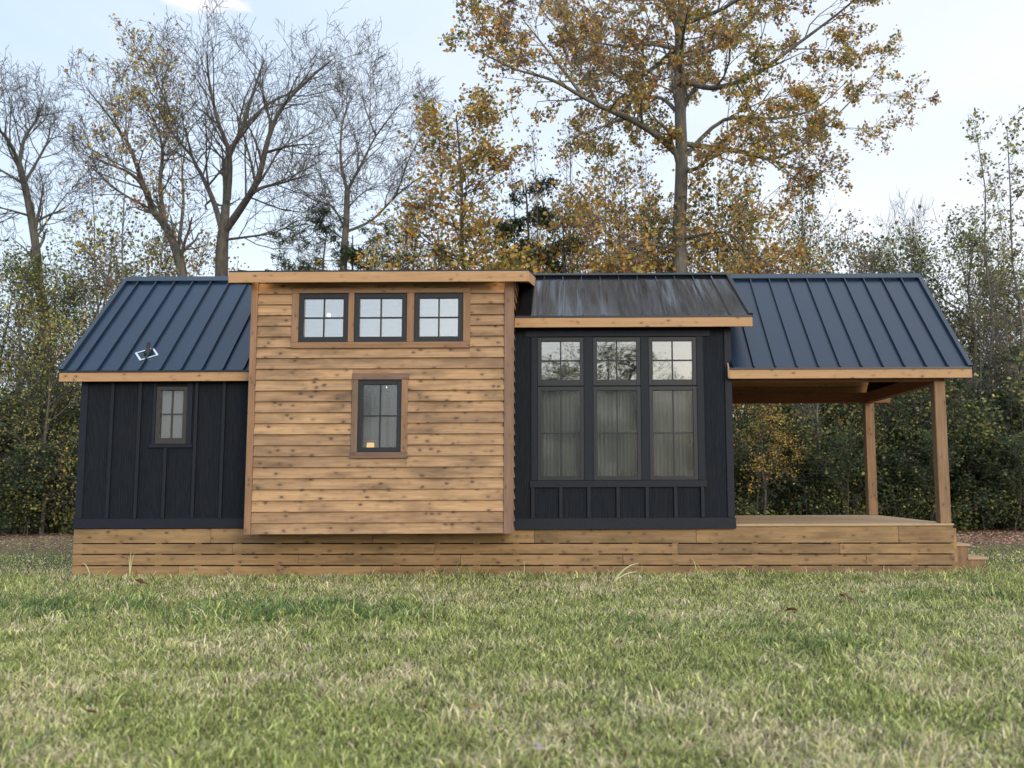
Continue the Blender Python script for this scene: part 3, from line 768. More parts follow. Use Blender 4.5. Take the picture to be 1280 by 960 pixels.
def hand_tree(name, label, cat, limbs, Y, Q, seed, bark, sprouts, leaf=None, group=None):
    """limbs: list of (list of (px, py, dy), r0, r1); traced main limbs given their own depth"""
    rs = np.random.RandomState(seed)
    base = at(limbs[0][0][0][0], limbs[0][0][0][1], Y); base[2] = 0
    main = []; out = []; tips = []
    for li, (pp, r0, r1) in enumerate(limbs):
        pts = [at(u, v, Y+dy) - base for u, v, dy in pp]
        if li == 0: pts = [np.array([pts[0][0]*1.0, 0, -.1])] + [p for p in pts if p[2] > .2]
        rad = [.86*(r0 + (r1-r0)*i/(len(pts)-1)) for i in range(len(pts))]
        if li == 0: rad[0] *= 1.35
        p2, r2 = smooth_line(pts, rad); main.append((p2, r2))
        k, Ln = sprouts[li] if isinstance(sprouts, list) else sprouts
        if k: sprout(rs, p2, r2, k, Ln, Q, out, tips, t0=.45 if li == 0 else .2)
    e = empty(name, tuple(base), label=label, cat=cat, group=group)
    link('trunk', tube_mesh('trunk', main, bark, ksides), e)
    link('branches', tube_mesh('branches', out, bark, ksides), e)
    if leaf:
        k, spread, size, pal, keep = leaf
        pts = tips_to_points(rs, tips, k, spread)
        if keep is not None: pts = pts[keep(pts+base, rs)]
        link('crown', leaf_mesh('crown', pts, size, pal, rs, M['leaf']), e)
    return e

# leaf colours (albedo)
ORG = (.62, .33, .08); GLD = (.68, .49, .11); RUST = (.38, .21, .12); OLV = (.32, .31, .11); GRN = (.105, .15, .055); DKG = (.055, .088, .038)
GBR = (.24, .19, .15); YGR = (.40, .40, .12); PNK = (.50, .30, .20); BLG = (.035, .062, .045)

QB = dict(max=3, wob=.14, up=.06, rmin=.006, kids=[4, 3, 2], t0=.15, ang=40, ratio=.62)
# bare tree 3: tall forked one behind the bump-out roof
limbs = [
 ([(277, 660, 0), (277, 480, 0), (277, 340, 0), (278, 305, 0), (280, 285, 0)], .27, .19),
 ([(280, 290, 0), (283, 250, .3), (285, 200, .6), (303, 160, 1), (315, 120, 1.3), (330, 75, 1.6)], .16, .03),
 ([(280, 290, 0), (300, 262, -.4), (322, 225, -1), (335, 175, -1.4), (352, 135, -1.8), (385, 100, -2.2), (415, 75, -2.4)], .15, .02),
 ([(281, 285, 0), (318, 240, .5), (355, 228, 1), (395, 215, 1.8)], .10, .015),
 ([(278, 290, 0), (268, 255, .5), (255, 225, 1), (240, 195, 1.4), (232, 160, 1.8)], .13, .03),
 ([(285, 250, 0), (287, 195, -.5), (272, 150, -1), (262, 105, -1.3), (258, 65, -1.6)], .11, .02),
 ([(240, 195, 1.4), (222, 175, 1.2), (205, 150, 1.0), (190, 120, .8)], .06, .015),
 ([(303, 160, 1), (335, 130, 1.5), (372, 110, 1.8), (395, 75, 2)], .07, .015),
 ([(278, 300, 0), (310, 296, -.3), (345, 290, -.6), (372, 275, -.8)], .055, .012),
 ([(335, 190, -1.4), (365, 182, -2.4), (398, 180, -3)], .055, .012),
]
hand_tree('bare_tree', 'tall bare forked tree rising behind the left roof beside the bump-out', 'tree', limbs, 14.5, QB, 11, M['bark'],
          [(0, 0)] + [(12, 2.1)]*9)
limbs = [
 ([(62, 660, 0), (57, 420, 0), (48, 350, 0), (45, 310, 0), (35, 250, 0), (24, 205, 0)], .20, .11),
 ([(24, 205, 0), (30, 175, .3), (45, 150, .6), (55, 128, 1)], .08, .02),
 ([(24, 205, 0), (10, 175, -.5), (-8, 155, -1), (-25, 130, -1.4)], .08, .02),
 ([(30, 230, 0), (58, 180, 1), (62, 160, 1.3)], .06, .02),
 ([(44, 300, 0), (62, 272, .5), (85, 240, 1)], .05, .012),
 ([(38, 270, 0), (10, 262, -.8), (-20, 255, -1.5)], .05, .012),
]
hand_tree('bare_tree', 'bare crooked tree at the left edge of the picture', 'tree', limbs, 15, QB, 12, M['bark'], [(8, 1.5)] + [(13, 1.5)]*5)
limbs = [
 ([(240, 660, 0), (236, 420, 0), (228, 345, 0), (222, 318, 0), (208, 285, 0), (190, 262, 0)], .21, .12),
 ([(190, 262, 0), (178, 232, -.3), (160, 215, -.7), (135, 205, -1), (110, 195, -1.3)], .09, .015),
 ([(208, 285, 0), (200, 235, .3), (203, 185, .5), (190, 145, .8), (172, 112, 1.2)], .09, .015),
 ([(203, 185, .5), (215, 150, .3), (200, 110, .1), (186, 70, 0)], .06, .012),
 ([(190, 262, 0), (165, 190, -.5), (140, 150, -1), (108, 110, -1.5)], .08, .012),
 ([(222, 318, 0), (229, 255, .8), (228, 210, 1.2), (236, 165, 1.5)], .07, .012),
 ([(190, 262, 0), (150, 240, .5), (115, 210, .8), (98, 195, 1)], .05, .01),
]
hand_tree('thinning_tree', 'leaning tree with a few yellow leaves, left of the tall bare tree', 'tree', limbs, 13.5,
          dict(QB, kids=[4, 3, 2]), 13, M['bark'], [(7, 1.4)] + [(11, 1.6)]*6,
          leaf=(7, .12, .10, [(RUST, 1), (GLD, 2), (OLV, 2), (GBR, 1)], lambda p, r: (r.rand(len(p)) < .42*np.exp(-((p[:, 0]-at(172, 250, 13.5)[0])/.75)**2))))
limbs = [
 ([(427, 660, 0), (427, 420, 0), (430, 320, 0), (433, 275, 0), (434, 238, 0)], .17, .11),
 ([(434, 238, 0), (426, 200, .3), (428, 155, .6), (440, 115, .9)], .08, .015),
 ([(434, 238, 0), (452, 205, -.4), (470, 170, -.8), (500, 130, -1.2)], .075, .012),
 ([(432, 290, 0), (465, 275, .4), (495, 245, .8), (525, 222, 1.1), (548, 215, 1.3)], .07, .012),
 ([(433, 262, 0), (455, 240, -.6), (478, 232, -.9)], .045, .012),
 ([(431, 285, 0), (415, 258, -.6), (392, 250, -1), (370, 235, -1.4)], .05, .012),
 ([(470, 170, -.8), (455, 130, -.9), (452, 100, -1)], .04, .01),
 ([(431, 300, 0), (405, 285, .6), (378, 300, 1)], .04, .01),
 ([(495, 245, .8), (515, 190, .8), (535, 160, .8)], .04, .01),
]
hand_tree('bare_tree', 'smaller grey bare tree above the bump-out, between the tall bare tree and the orange tree', 'tree', limbs, 17,
          dict(QB, kids=[4, 4, 2]), 14, M['bark_l'], [(0, 0)] + [(10, 1.7)]*8)

# the big autumn tree
limbs = [
 ([(850, 660, 0), (849, 480, 0), (850, 345, 0), (849, 290, 0), (852, 210, 0), (850, 130, 0), (849, 60, 0), (853, 0, 0), (858, -90, 0)], .31, .13),
 ([(846, 192, 0), (822, 170, -.5), (790, 150, -1.2), (758, 136, -2), (730, 122, -2.6), (690, 100, -3.2), (640, 85, -3.6), (595, 62, -4)], .13, .015),
 ([(846, 140, 0), (825, 122, .5), (795, 125, 1), (772, 145, 1.4), (745, 170, 1.6)], .08, .015),
 ([(846, 62, 0), (815, 55, -.7), (775, 58, -1.4), (735, 50, -2)], .09, .015),
 ([(846, 60, 0), (790, 100, 1), (745, 75, 2), (700, 40, 3), (668, 0, 3.4)], .09, .015),
 ([(853, 215, 0), (876, 208, -.4), (890, 190, -.8), (935, 150, -1.4), (965, 110, -1.8)], .08, .015),
 ([(852, 200, 0), (905, 150, .6), (970, 148, 1.1), (1020, 135, 1.5), (1060, 100, 1.9)], .09, .012),
 ([(856, 180, 0), (930, 190, 1), (965, 198, 1.4), (1005, 180, 1.8), (1060, 130, 2.2), (1110, 70, 2.5)], .10, .012),
 ([(852, 100, 0), (890, 110, -1), (940, 95, -1.8), (990, 60, -2.3), (1050, 15, -2.8), (1090, -20, -3)], .11, .015),
 ([(852, 70, 0), (895, 60, .8), (935, 30, 1.5), (960, -20, 2)], .09, .02),
 ([(852, 30, 0), (905, 10, -1), (960, -30, -2), (1010, -70, -2.5)], .09, .02),
 ([(851, 20, 0), (800, -20, .8), (750, -60, 1.2)], .09, .02),
 ([(850, 110, 0), (852, 60, -2.2), (860, 10, -3.6)], .09, .02),
 ([(850, 150, 0), (840, 90, 2.2), (850, 40, 4)], .09, .02),
 ([(848, 312, 0), (800, 305, -1), (765, 325, -1.8)], .06, .015),
 ([(850, 300, 0), (905, 290, -1), (935, 315, -1.7)], .06, .015),
 ([(730, 122, -2.6), (690, 70, -2.8), (650, 20, -3)], .06, .012),
 ([(795, 125, 1), (760, 60, 1.4), (735, 0, 1.8)], .05, .012),
]
QG = dict(max=3, wob=.15, up=.03, rmin=.007, kids=[4, 3, 3], t0=.2, ang=45, ratio=.55)
bx = at(850, 200, 12.5)[0]
def kp(p, r):
    return r.rand(len(p)) < np.clip(1.0 - .35*((p[:, 0] < bx-1.5) & (p[:, 2] > 8)) , 0, 1)
hand_tree('big_autumn_tree', 'tallest tree, thick trunk and thinning orange leaves, behind the glossy roof', 'tree', limbs, 12.5, QG, 15, M['bark_l'],
          [(9, 1.6)] + [(10, 1.9)]*17,
          leaf=(10, .085, .095, [(GBR, 2.4), (RUST, 1.8), (ORG, 3.2), (GLD, 2), (OLV, 3), (GRN, .6)], kp))

# generic trees, built once per kind and copied
def gen_tree(name, seed, H, r, Q, leafk, size, pal, spread, bark, crown0=.25, nlimb=14, Ln=1.6, lean=.15, conic=0., lmat=None, aspect=.85, multi=1, base_r=0.0):
    rs = np.random.RandomState(seed); main = []; out = []; tips = []
    for s in range(multi):
        a = rs.rand()*6.283; b = np.array([math.cos(a), math.sin(a), 0])*base_r*rs.rand()**.5
        h = H*(1 if s == 0 else .7+.3*rs.rand())
        ld = np.array([math.cos(a), math.sin(a), 0])*(lean*h*(1 if multi > 1 else .4))
        pts = [b + ld*(i/6)**1.3 + np.array([0, 0, -.1 + (h+.1)*i/6]) + rs.normal(0, .02*h**.6, 3)*(i > 0) for i in range(7)]
        rad = [r*(1-.86*i/6)*(1 if s == 0 else .8) for i in range(7)]
        p2, r2 = smooth_line(pts, rad, 2); main.append((p2, r2))
        n = len(p2)
        for j in range(nlimb):
            t = crown0 + (1-crown0)*(j+rs.rand())/nlimb; t = min(t, .99); f = t*(n-1); i = int(f); f -= i
            q = p2[i]*(1-f)+p2[i+1]*f; az = rs.rand()*6.283; el = R(15+35*rs.rand() + 25*t)
            if conic: el = R(5+15*rs.rand())
            d = np.array([math.cos(az)*math.cos(el), math.sin(az)*math.cos(el), math.sin(el)])
            ll = Ln*(1-conic*(t-crown0)/(1-crown0))*(.65+.6*rs.rand())*(1 if conic else (.55+1.6*t*(1-t)*1.2))
            grow(rs, q, d, ll, max(Q['rmin'], r2[i]*.45), 1, Q, out, tips)
    e = empty(name)
    link('trunk', tube_mesh('trunk', main+out, bark, ksides), e)
    if leafk:
        pts = tips_to_points(rs, tips, leafk, spread)
        link('crown', leaf_mesh('crown', pts, size, pal, rs, lmat or M['leaf'], aspect=aspect), e)
    return e

QT = dict(max=3, wob=.18, up=.06, rmin=.006, kids=[0, 5, 3], t0=.2, ang=45, ratio=.6)
QS = dict(max=3, wob=.22, up=.04, rmin=.005, kids=[0, 4, 3], t0=.2, ang=50, ratio=.6)
PALS = {
 'green': [(DKG, 2.4), (GRN, 3), (OLV, 1.8), (YGR, .3)],
 'yellow': [(OLV, 2.4), (GLD, .9), (GRN, 2), (YGR, 2), (RUST, .4)],
 'orange': [(RUST, 1.4), (OLV, 2), (ORG, 2.2), (GLD, 1.6), (GRN, .6)],
 'gold': [(OLV, 1.6), (GLD, 3), (ORG, 2.6), (YGR, 1.2), (PNK, .7), (GRN, 1)],
 'grey': [(GBR, 3), (OLV, 2), (RUST, 1), (GRN, 1)],
 'dark': [(DKG, 4), (GRN, 2.4), (BLG, 1.6), (OLV, 1.4), (YGR, .2)],
}
K = {}
K['green'] = [gen_tree('green_tree', 20+i, 7.5, .11, QT, 11, .075, PALS['green'], .17, M['bark'], .12, 26, 2.0) for i in range(2)]
K['yellow'] = [gen_tree('yellowing_tree', 30+i, 7.0, .09, QT, 8, .08, PALS['yellow'], .16, M['bark'], .10, 24, 1.8) for i in range(2)]
K['orange'] = [gen_tree('orange_tree', 40, 11.6, .14, QT, 11, .11, PALS['orange'], .15, M['bark'], .30, 62, 2.2, conic=.5)]
K['gold'] = [gen_tree('golden_tree', 50+i, 8.2, .10, QT, 13, .105, PALS['gold'], .16, M['bark'], .25, 22, 2.3) for i in range(2)]
K['sapling'] = [gen_tree('slender_tree', 60+i, 12, .065, dict(QS, kids=[0, 3, 2]), 5, .09, [(GBR, 2), (OLV, 2), (GRN, 1), (YGR, .7)], .10, M['bark_l'], .28, 30, .85, lean=.05) for i in range(2)]
K['wispy'] = [gen_tree('wispy_tree', 65+i, 10, .05, dict(QS, kids=[0, 3, 2]), 3, .085, [(GBR, 3), (RUST, 1.4), (PNK, .5), (OLV, 1)], .10, M['bark_l'], .25, 24, .95, lean=.08, multi=2, base_r=.6) for i in range(2)]
K['grey'] = [gen_tree('grey_twiggy_tree', 70, 6.8, .09, QT, 4, .10, PALS['grey'], .16, M['bark_l'], .15, 24, 1.9)]
K['pine'] = [gen_tree('pine_tree', 80, 9.2, .13, dict(QT, kids=[0, 6, 3]), 26, .20, [(DKG, 3), (BLG, 2), (GRN, 1.6)], .07, M['bark'], .3, 24, 2.2, conic=.45, lmat=M['needle'], aspect=.16)]
K['cedar'] = [gen_tree('cedar_tree', 85, 9.0, .12, dict(QT, kids=[0, 6, 3]), 22, .15, [(BLG, 3), (DKG, 2), (GRN, 1)], .08, M['bark'], .08, 34, 2.0, conic=.8, lmat=M['needle'], aspect=.3)]
K['shrub'] = [gen_tree('shrub', 90+i, 2.7, .03, QS, 19, [.06, .085][i], PALS['dark'], .12, M['bark'], .05, 14, 1.1, lean=.25, multi=6, base_r=1.0) for i in range(2)]
K['yshrub'] = [gen_tree('yellowing_shrub', 95, 2.6, .03, QS, 8, .06, PALS['yellow'], .13, M['bark'], .1, 12, 1.0, lean=.3, multi=5, base_r=.9)]
K['bare'] = [gen_tree('bare_sapling', 98, 9.5, .06, dict(QT, up=.16, kids=[0, 5, 4]), 0, .1, None, .1, M['bark_l'], .35, 16, 1.7, lean=.05)]
used = {}
def plant(kind, px, Y, hs, label, cat='tree', group=None, wide=1.0, var=0, rz=None, behind=None):
    """px: pixel column of the stem, hs: pixel row its top reaches (or a height below 60)"""
    src = K[kind][var % len(K[kind])]; key = (kind, var % len(K[kind]))
    if behind is None:
        b = at(px, 480, Y); top = at(px, hs, Y)[2] if hs > 30 or hs < 0 else hs
    else: b = behind; top = hs
    H = {'green': 8.2, 'yellow': 7.6, 'orange': 11.9, 'gold': 9.0, 'sapling': 12.1, 'wispy': 10, 'grey': 7.5, 'pine': 9.6, 'cedar': 9.1, 'shrub': 3.0, 'yshrub': 2.9, 'bare': 10.6}[kind]
    o = src if key not in used else copy_tree(src)
    used[key] = 1
    s = top/H; o.location = (b[0], Y if behind is None else b[1], 0); o.scale = (s*wide, s*wide, s)
    o.rotation_euler = (0, 0, rz if rz is not None else (px*1.7 + Y*3.1) % 6.283)
    o['label'] = label; o['category'] = cat
    if group: o['group'] = group
    return o

# left of the house and above its left roof
plant('green', 8, 13.0, 318, 'green tree at the left edge, in front of the crooked bare tree', wide=1.1)
plant('yellow', 118, 13.5, 285, 'yellow-green tree just left of the left roof')
plant('green', 75, 16.5, 345, 'green tree between the left-edge tree and the yellow-green tree', var=1)
plant('yellow', 62, 11.6, 400, 'low yellow-leaved tree beside the left corner of the house', var=1)
plant('yellow', 185, 15.0, 300, 'yellow-green tree above the middle of the left roof', wide=.9, var=1)
plant('gold', 238, 16.0, 318, 'golden-leaved tree at the foot of the leaning tree, above the left roof')
plant('wispy', 145, 14.5, 205, 'thin wispy tree with few leaves above the left roof')
plant('wispy', 160, 12.8, 140, 'narrow tree with yellow leaves climbing among bare limbs', var=1, wide=.8)
plant('shrub', 12, 11.6, 555, 'dark shrub at the left edge under the trees', cat='shrub', wide=1.1)
plant('shrub', 66, 12.0, 560, 'dark shrub touching the left corner of the house', cat='shrub', var=1, wide=1.1)
plant('shrub', 36, 13.6, 500, 'taller dark shrub between the two dark shrubs at left', cat='shrub', wide=1.05)
plant('green', 30, 14.6, 322, 'green tree overlapping the trunk of the crooked bare tree', var=1, rz=.7)
plant('green', 105, 17.5, 320, 'green tree behind the yellow-green tree at the left roof', rz=2.6)
plant('grey', -12, 15.5, 330, 'grey twiggy tree half out of frame at the left edge', rz=.5)
plant('yellow', 45, 13.0, 372, 'yellow-leaved tree in front of the crooked bare trunk', rz=4.4)
plant('green', 60, 12.6, 455, 'low green tree above the dark shrubs at left', wide=1.3, rz=5)
# above the bump-out
plant('pine', 388, 15.5, 268, 'dark pine above the left half of the bump-out')
plant('pine', 430, 18.0, 285, 'dark pine behind the small grey bare tree', rz=2)
plant('pine', 505, 16.0, 262, 'dark pine just left of the orange tree', rz=4)
plant('gold', 478, 14.0, 318, 'low golden tree between two pines above the bump-out', var=1)
plant('gold', 545, 14.2, 300, 'golden tree at the left foot of the tall orange tree')
plant('orange', 598, 14.8, 132, 'tall narrow orange tree above the right half of the bump-out')
plant('gold', 625, 13.4, 300, 'low golden tree at the right foot of the tall orange tree', var=1)
plant('cedar', 640, 16.5, 225, 'dark cedar just right of the tall orange tree')
plant('cedar', 685, 17.0, 262, 'shorter dark cedar beside the slender saplings', rz=2.2)
for i, (x, y, t, v) in enumerate([(668, 17.5, 200, 0), (705, 15.5, 178, 1), (732, 17, 165, 0), (762, 15, 190, 1), (792, 17.5, 185, 0), (815, 16, 215, 1)]):
    plant('wispy', x, y, t, ['leftmost', 'second', 'third', 'fourth', 'fifth', 'rightmost'][i] + ' slender pale sapling in the row left of the big trunk', group='slender saplings left of the big trunk', var=v, wide=.85)
plant('gold', 722, 13.6, 262, 'golden tree above the left end of the glossy roof', wide=1.05)
plant('gold', 790, 14.6, 225, 'golden tree just left of the big trunk', var=1)
plant('gold', 826, 13.2, 270, 'low golden tree touching the left side of the big trunk', rz=3.3)
plant('gold', 886, 14.0, 262, 'golden tree between the big trunk and the golden-orange tree', var=1, rz=1.1)
plant('gold', 912, 13.6, 240, 'golden-orange tree just right of the big trunk', wide=1.1)
plant('gold', 958, 15.0, 285, 'golden tree above the right end of the glossy roof', var=1)
plant('gold', 860, 15.5, 290, 'low golden tree behind the big trunk', wide=.9)
# above the porch roof
plant('sapling', 1010, 13.5, 188, 'slender tree with sparse leaves above the porch roof')
plant('green', 1003, 15.5, 268, 'yellow-green tree around the slender tree above the porch roof', var=1, wide=.7)
plant('grey', 1048, 17.0, 300, 'grey twiggy tree above the porch roof, leftmost of three')
plant('grey', 1092, 20.0, 296, 'grey twiggy tree above the porch roof, middle of three', rz=1.5)
plant('grey', 1136, 18.0, 298, 'grey twiggy tree above the right end of the porch roof', rz=3)
for i, (x, t) in enumerate([(1118, 262), (1142, 236), (1158, 250)]):
    plant('bare', x, 23, t, ['left', 'middle', 'right'][i] + 'most bare sapling standing against the sky right of the porch ridge' if i != 1 else 'middle and tallest bare sapling against the sky right of the porch ridge', wide=.7, rz=i*2.)
plant('wispy', 1075, 18.5, 262, 'wispy thin tree above the middle of the porch roof')
# right of the porch
plant('green', 1205, 15.0, 275, 'dense green tree right of the porch roof', wide=1.1)
plant('green', 1165, 17.0, 300, 'green tree behind the right slope of the porch roof', var=1, wide=1.1)
plant('sapling', 1235, 13.4, 152, 'tall slender tree standing free right of the porch roof', wide=1.15)
plant('sapling', 1275, 14.0, 158, 'tall slender tree at the right edge of the picture', var=1, wide=1.15)
plant('sapling', 1256, 18.0, 230, 'thinner slender tree between the two tall ones at right', wide=.9)
plant('sapling', 1215, 19.0, 265, 'short slender tree behind the dense green tree', var=1)
plant('yellow', 1262, 16.5, 330, 'yellow-green tree at the right edge under the slender trees')
plant('green', 1300, 15.5, 330, 'green tree half out of frame at the right edge', wide=1.0)
plant('green', 1238, 16.0, 345, 'green tree behind the tall free-standing slender tree', var=1, rz=.3)
plant('grey', 1275, 17.0, 340, 'grey twiggy tree at the right edge behind the slender trees', rz=4)
plant('grey', 1195, 14.0, 400, 'grey twiggy tree just right of the porch eave', rz=2.4)
for i, (x, y, t) in enumerate([(1222, 12.6, 330), (1248, 12.9, 300), (1266, 12.4, 345)]):
    plant('bare', x, y, t, ['left', 'middle', 'right'][i] + ' pale bare stem at the wood edge right of the porch', group='pale stems right of the porch', wide=.8, rz=1+i*2.)
# seen through the porch
plant('gold', 950, 10.6, 492, 'low yellow-orange tree seen through the porch beside the black wall', wide=1.1)
plant('green', 1010, 15.0, 380, 'green tree seen through the porch, behind the low yellow one')
plant('green', 1075, 15.5, 380, 'green tree seen through the porch behind the rear post', var=1)
plant('green', 1130, 14.2, 390, 'green tree seen between the two porch posts', wide=1.05, rz=1)
plant('bare', 1022, 11.2, 330, 'pale slender stem seen through the porch', rz=.4)
row = [(935, 11.4, 540, 'first'), (985, 12.2, 548, 'second'), (1035, 11.6, 545, 'third'), (1085, 12.3, 538, 'fourth'), (1135, 11.5, 542, 'fifth'), (1185, 12.0, 530, 'sixth'), (1235, 11.4, 548, 'seventh'), (1290, 11.8, 535, 'eighth')]
for i, (x, y, t, w_) in enumerate(row):
    plant('shrub', x, y, t, w_ + ' dark shrub along the wood edge, counted from the black wall rightwards', cat='shrub', group='dark shrubs behind the porch', var=i, wide=1.2)
for i, (x, y, t) in enumerate([(1250, 12.8, 470), (1190, 13.6, 470), (1110, 13.4, 490), (1050, 13.8, 480), (990, 13.5, 490)]):
    plant('yshrub' if i in (0, 3) else 'shrub', x, y, t, ['tall yellowing shrub behind the dark row at the right edge', 'tall dark shrub behind the row, right of the front post', 'tall dark shrub seen between the two porch posts', 'tall yellowing shrub seen left of the rear post', 'tall dark shrub behind the low yellow tree'][i], cat='shrub', var=i, wide=1.15)
for i, (x, y, t) in enumerate([(1003, 11.3, 500), (1052, 11.4, 520), (1108, 11.4, 500), (1205, 11.3, 470), (1268, 11.2, 450), (28, 12.2, 440)]):
    plant('bare', x, y, t, 'thin bare stem standing in the dark undergrowth at the wood edge', group='thin stems in the undergrowth', wide=1.5, rz=i*1.7)
plant('yshrub', 1275, 11.2, 590, 'low yellow-leaved bush at the right edge of the clearing', cat='shrub', wide=1.0, rz=2)
# behind the house, and the second row of the wood
for i, x in enumerate(range(-3, 12, 3)):
    plant('shrub', 0, 12.2, 2.4, 'dark shrub hidden behind the house at the wood edge', cat='shrub', group='shrubs behind the house', behind=(x+.6, 12.0+.5*(i % 2)), var=i, wide=1.2, rz=i*1.3)
back = [(-12, 21), (-8.5, 24), (-5, 21), (-1.5, 25), (2, 22), (5.5, 25), (9, 23), (12.5, 25), (16, 22), (19.5, 24), (23, 21), (26.5, 24), (-15, 17), (24, 16.5), (28, 18), (13.5, 19.5), (17.8, 18.6), (20.6, 20)]
for i, (x, y) in enumerate(back):
    plant('green', 0, y, 5.2+.9*((i*7) % 3), 'far green tree in the second row of the wood', group='far green trees of the wood', behind=(x, y), var=i, wide=1.35, rz=i*2.1)
for i, (x, y) in enumerate([(-9, 14), (-12, 13), (22.5, 13), (25, 12.5), (-6.5, 19), (15, 17.2), (19, 16.5), (22, 18), (-3.5, 17.5)]):
    plant('shrub', 0, y, 3.6, 'dark undergrowth shrub deep between the trees', cat='shrub', group='undergrowth shrubs', behind=(x, y), var=i, wide=1.5, rz=i*1.1)
# the trees behind the photographer, which the glass reflects
for i, (x, y, hh, k_) in enumerate([(-14, -52, 8, 'green'), (-8, -50, 9, 'yellow'), (-3, -54, 8.5, 'green'), (1.5, -50, 8, 'green'), (5.2, -49, 8.6, 'green'), (6.8, -53, 10.0, 'green'), (8.2, -48, 9.0, 'yellow'), (9.6, -51, 11.2, 'green'), (10.8, -49, 10.2, 'green'), (13, -53, 8.3, 'green'), (15, -50, 8.2, 'yellow'), (18, -52, 9, 'green'), (22, -50, 8, 'green'), (27, -54, 9, 'yellow'), (33, -52, 8, 'green'), (4, -57, 8.3, 'yellow'), (12, -58, 8.6, 'green'), (16.5, -57, 8.4, 'green')]):
    plant(k_, 0, y, hh, 'tree across the lawn that only the windows reflect', group='trees across the lawn', behind=(x, y), var=i, wide=1.5, rz=i*1.9)
for k_, v_ in K.items():
    for i, s_ in enumerate(v_):
        if (k_, i) not in used:
            for c_ in list(s_.children): bpy.data.objects.remove(c_)
            bpy.data.objects.remove(s_)

# ------------------------------------------------------------ fallen leaves and stalks
rs = np.random.RandomState(8); n = 34000
x = np.where(rs.rand(n) < .7, 12.5+rs.rand(n)*12, -9+rs.rand(n)*9.5); y = 3.2+rs.rand(n)**.6*9.5
keep = (rs.rand(n) < np.where(x < 3, .35, 1)*np.clip((y-2.2-2.6*vnoise(x, y, 2.5, 5))/3.5, .03, 1)) & ~((x < 13.4) & (x > -.1) & (y < 3.7))
c = np.stack([x, y, .012+.03*rs.rand(n)], 1)[keep]
lx = rs.rand(70)*16; ly = -9.5+rs.rand(70)*9.2; c = np.concatenate([c, np.stack([lx, ly, np.full(70, .035)], 1)])
me = leaf_mesh('leaf_litter', c, .085, [((.34, .17, .11), 3), ((.48, .30, .21), 3), ((.60, .44, .34), 1.5), ((.16, .09, .06), 2)], rs, M['litter'], aspect=.8)
co = np.zeros(len(me.vertices)*3, np.float32); me.vertices.foreach_get('co', co); co = co.reshape(-1, 3)
co[:, 2] = .01 + np.abs(co[:, 2]-.02)*.45; me.vertices.foreach_set('co', co.ravel())
tag(link('leaf_litter', me), 'brown fallen leaves under the trees behind the house', 'fallen leaves', kind='stuff')

def on_ground(u, v, z=0.0):
    lo, hi = -13.0, 60.0
    for _ in range(50):
        mid = (lo+hi)/2
        if at(u, v, mid)[2] > z: lo = mid
        else: hi = mid
    return at(u, v, lo)
brown = plain('dead_leaf_brown', (.12, .045, .025), .8, .3, 30); pale = plain('dead_leaf_pale', (.34, .28, .27), .8, .2, 30); rust = plain('dead_leaf_rust', (.40, .12, .04), .8, .3, 30)
def dead_leaf(u, v, s, mat, label, rz):
    p = on_ground(u, v, .05); s *= 1.0; mb = MB(); V = []; k = 14
    V.append((0, 0, .006))
    for i in range(k):
        a = 2*math.pi*i/k; r = s*(.5 + .28*math.cos(5*a/1.0)) * (1.15 if i == 0 else 1)
        V.append((r*math.cos(a), r*math.sin(a), .3*s*abs(math.sin(a*1.5))))
    mb.poly(V, [(0, 1+i, 1+(i+1) % k) for i in range(k)])
    o = mb.build('fallen_leaf', mat, None, smooth=True); mo = o.modifiers.new('thick', 'SOLIDIFY'); mo.thickness = .002
    o.location = (p[0], p[1], .06); o.rotation_euler = (.35, .2, rz)
    tag(o, label, 'leaf')
dead_leaf(1057, 749, .13, brown, 'dark brown dead leaf lying on the lawn at right, near the porch', .4)
dead_leaf(1078, 742, .07, rust, 'small rust-red leaf just right of the dark brown dead leaf', 1.4)
dead_leaf(112, 893, .055, brown, 'brown dead leaf in the near grass at lower left', 2.2)
dead_leaf(672, 938, .065, pale, 'pale greyish dead leaf in the near grass at the bottom middle', .9)
dead_leaf(176, 730, .14, brown, 'dark curled leaf at the foot of the skirting near its left end', 1.1)
dead_leaf(988, 764, .10, brown, 'dark twiggy scrap in the lawn left of the rust-red leaf', 2.0)  # a leaf shape stands in for a dark twiggy thing here
stalkm = plain('dry_stalk', (.60, .60, .34), .7, .2, 20); stalkg = plain('green_stalk', (.16, .22, .08), .7, .2, 20); seedm = plain('seed_head', (.22, .20, .12), .8, .2, 40)
def stalk(name, base, tips_, w, mat, label, head=None):
    e = empty(name, (base[0], base[1], 0), label=label, cat='grass stalk')
    for t in tips_:
        pts = [np.array([t[0]*f**1.3, t[1]*f**1.3, t[2]*math.sin(f*1.45)/math.sin(1.45)]) for f in (0, .25, .5, .75, 1)]
        link('stem', tube_mesh('stem', [(pts, [w, w*.9, w*.75, w*.6, w*.3])], mat, lambda r: 5), e)
        if head:
            a, b = pts[3], pts[4]; q = [a+(b-a)*f for f in (0, .3, .7, 1.15)]
            link('seed_head', tube_mesh('seed_head', [(q, [head*.3, head, head*.8, .001])], seedm, lambda r: 6), e)
p = on_ground(768, 728); stalk('grass_stalk', p, [(.33, 0, .26), (.30, .05, .14)], .014, stalkm, 'two long pale grass blades leaning right in front of the skirting')
p = on_ground(162, 722); stalk('grass_stalk', p, [(.0, 0, .38), (.06, 0, .36), (-.03, 0, .3)], .006, stalkm, 'upright dry weed in front of the skirting near its left end')
p = on_ground(113, 722); stalk('grass_stalk', p, [(-.13, 0, .22)], .008, stalkm, 'short dry stalk leaning left at the left end of the skirting')
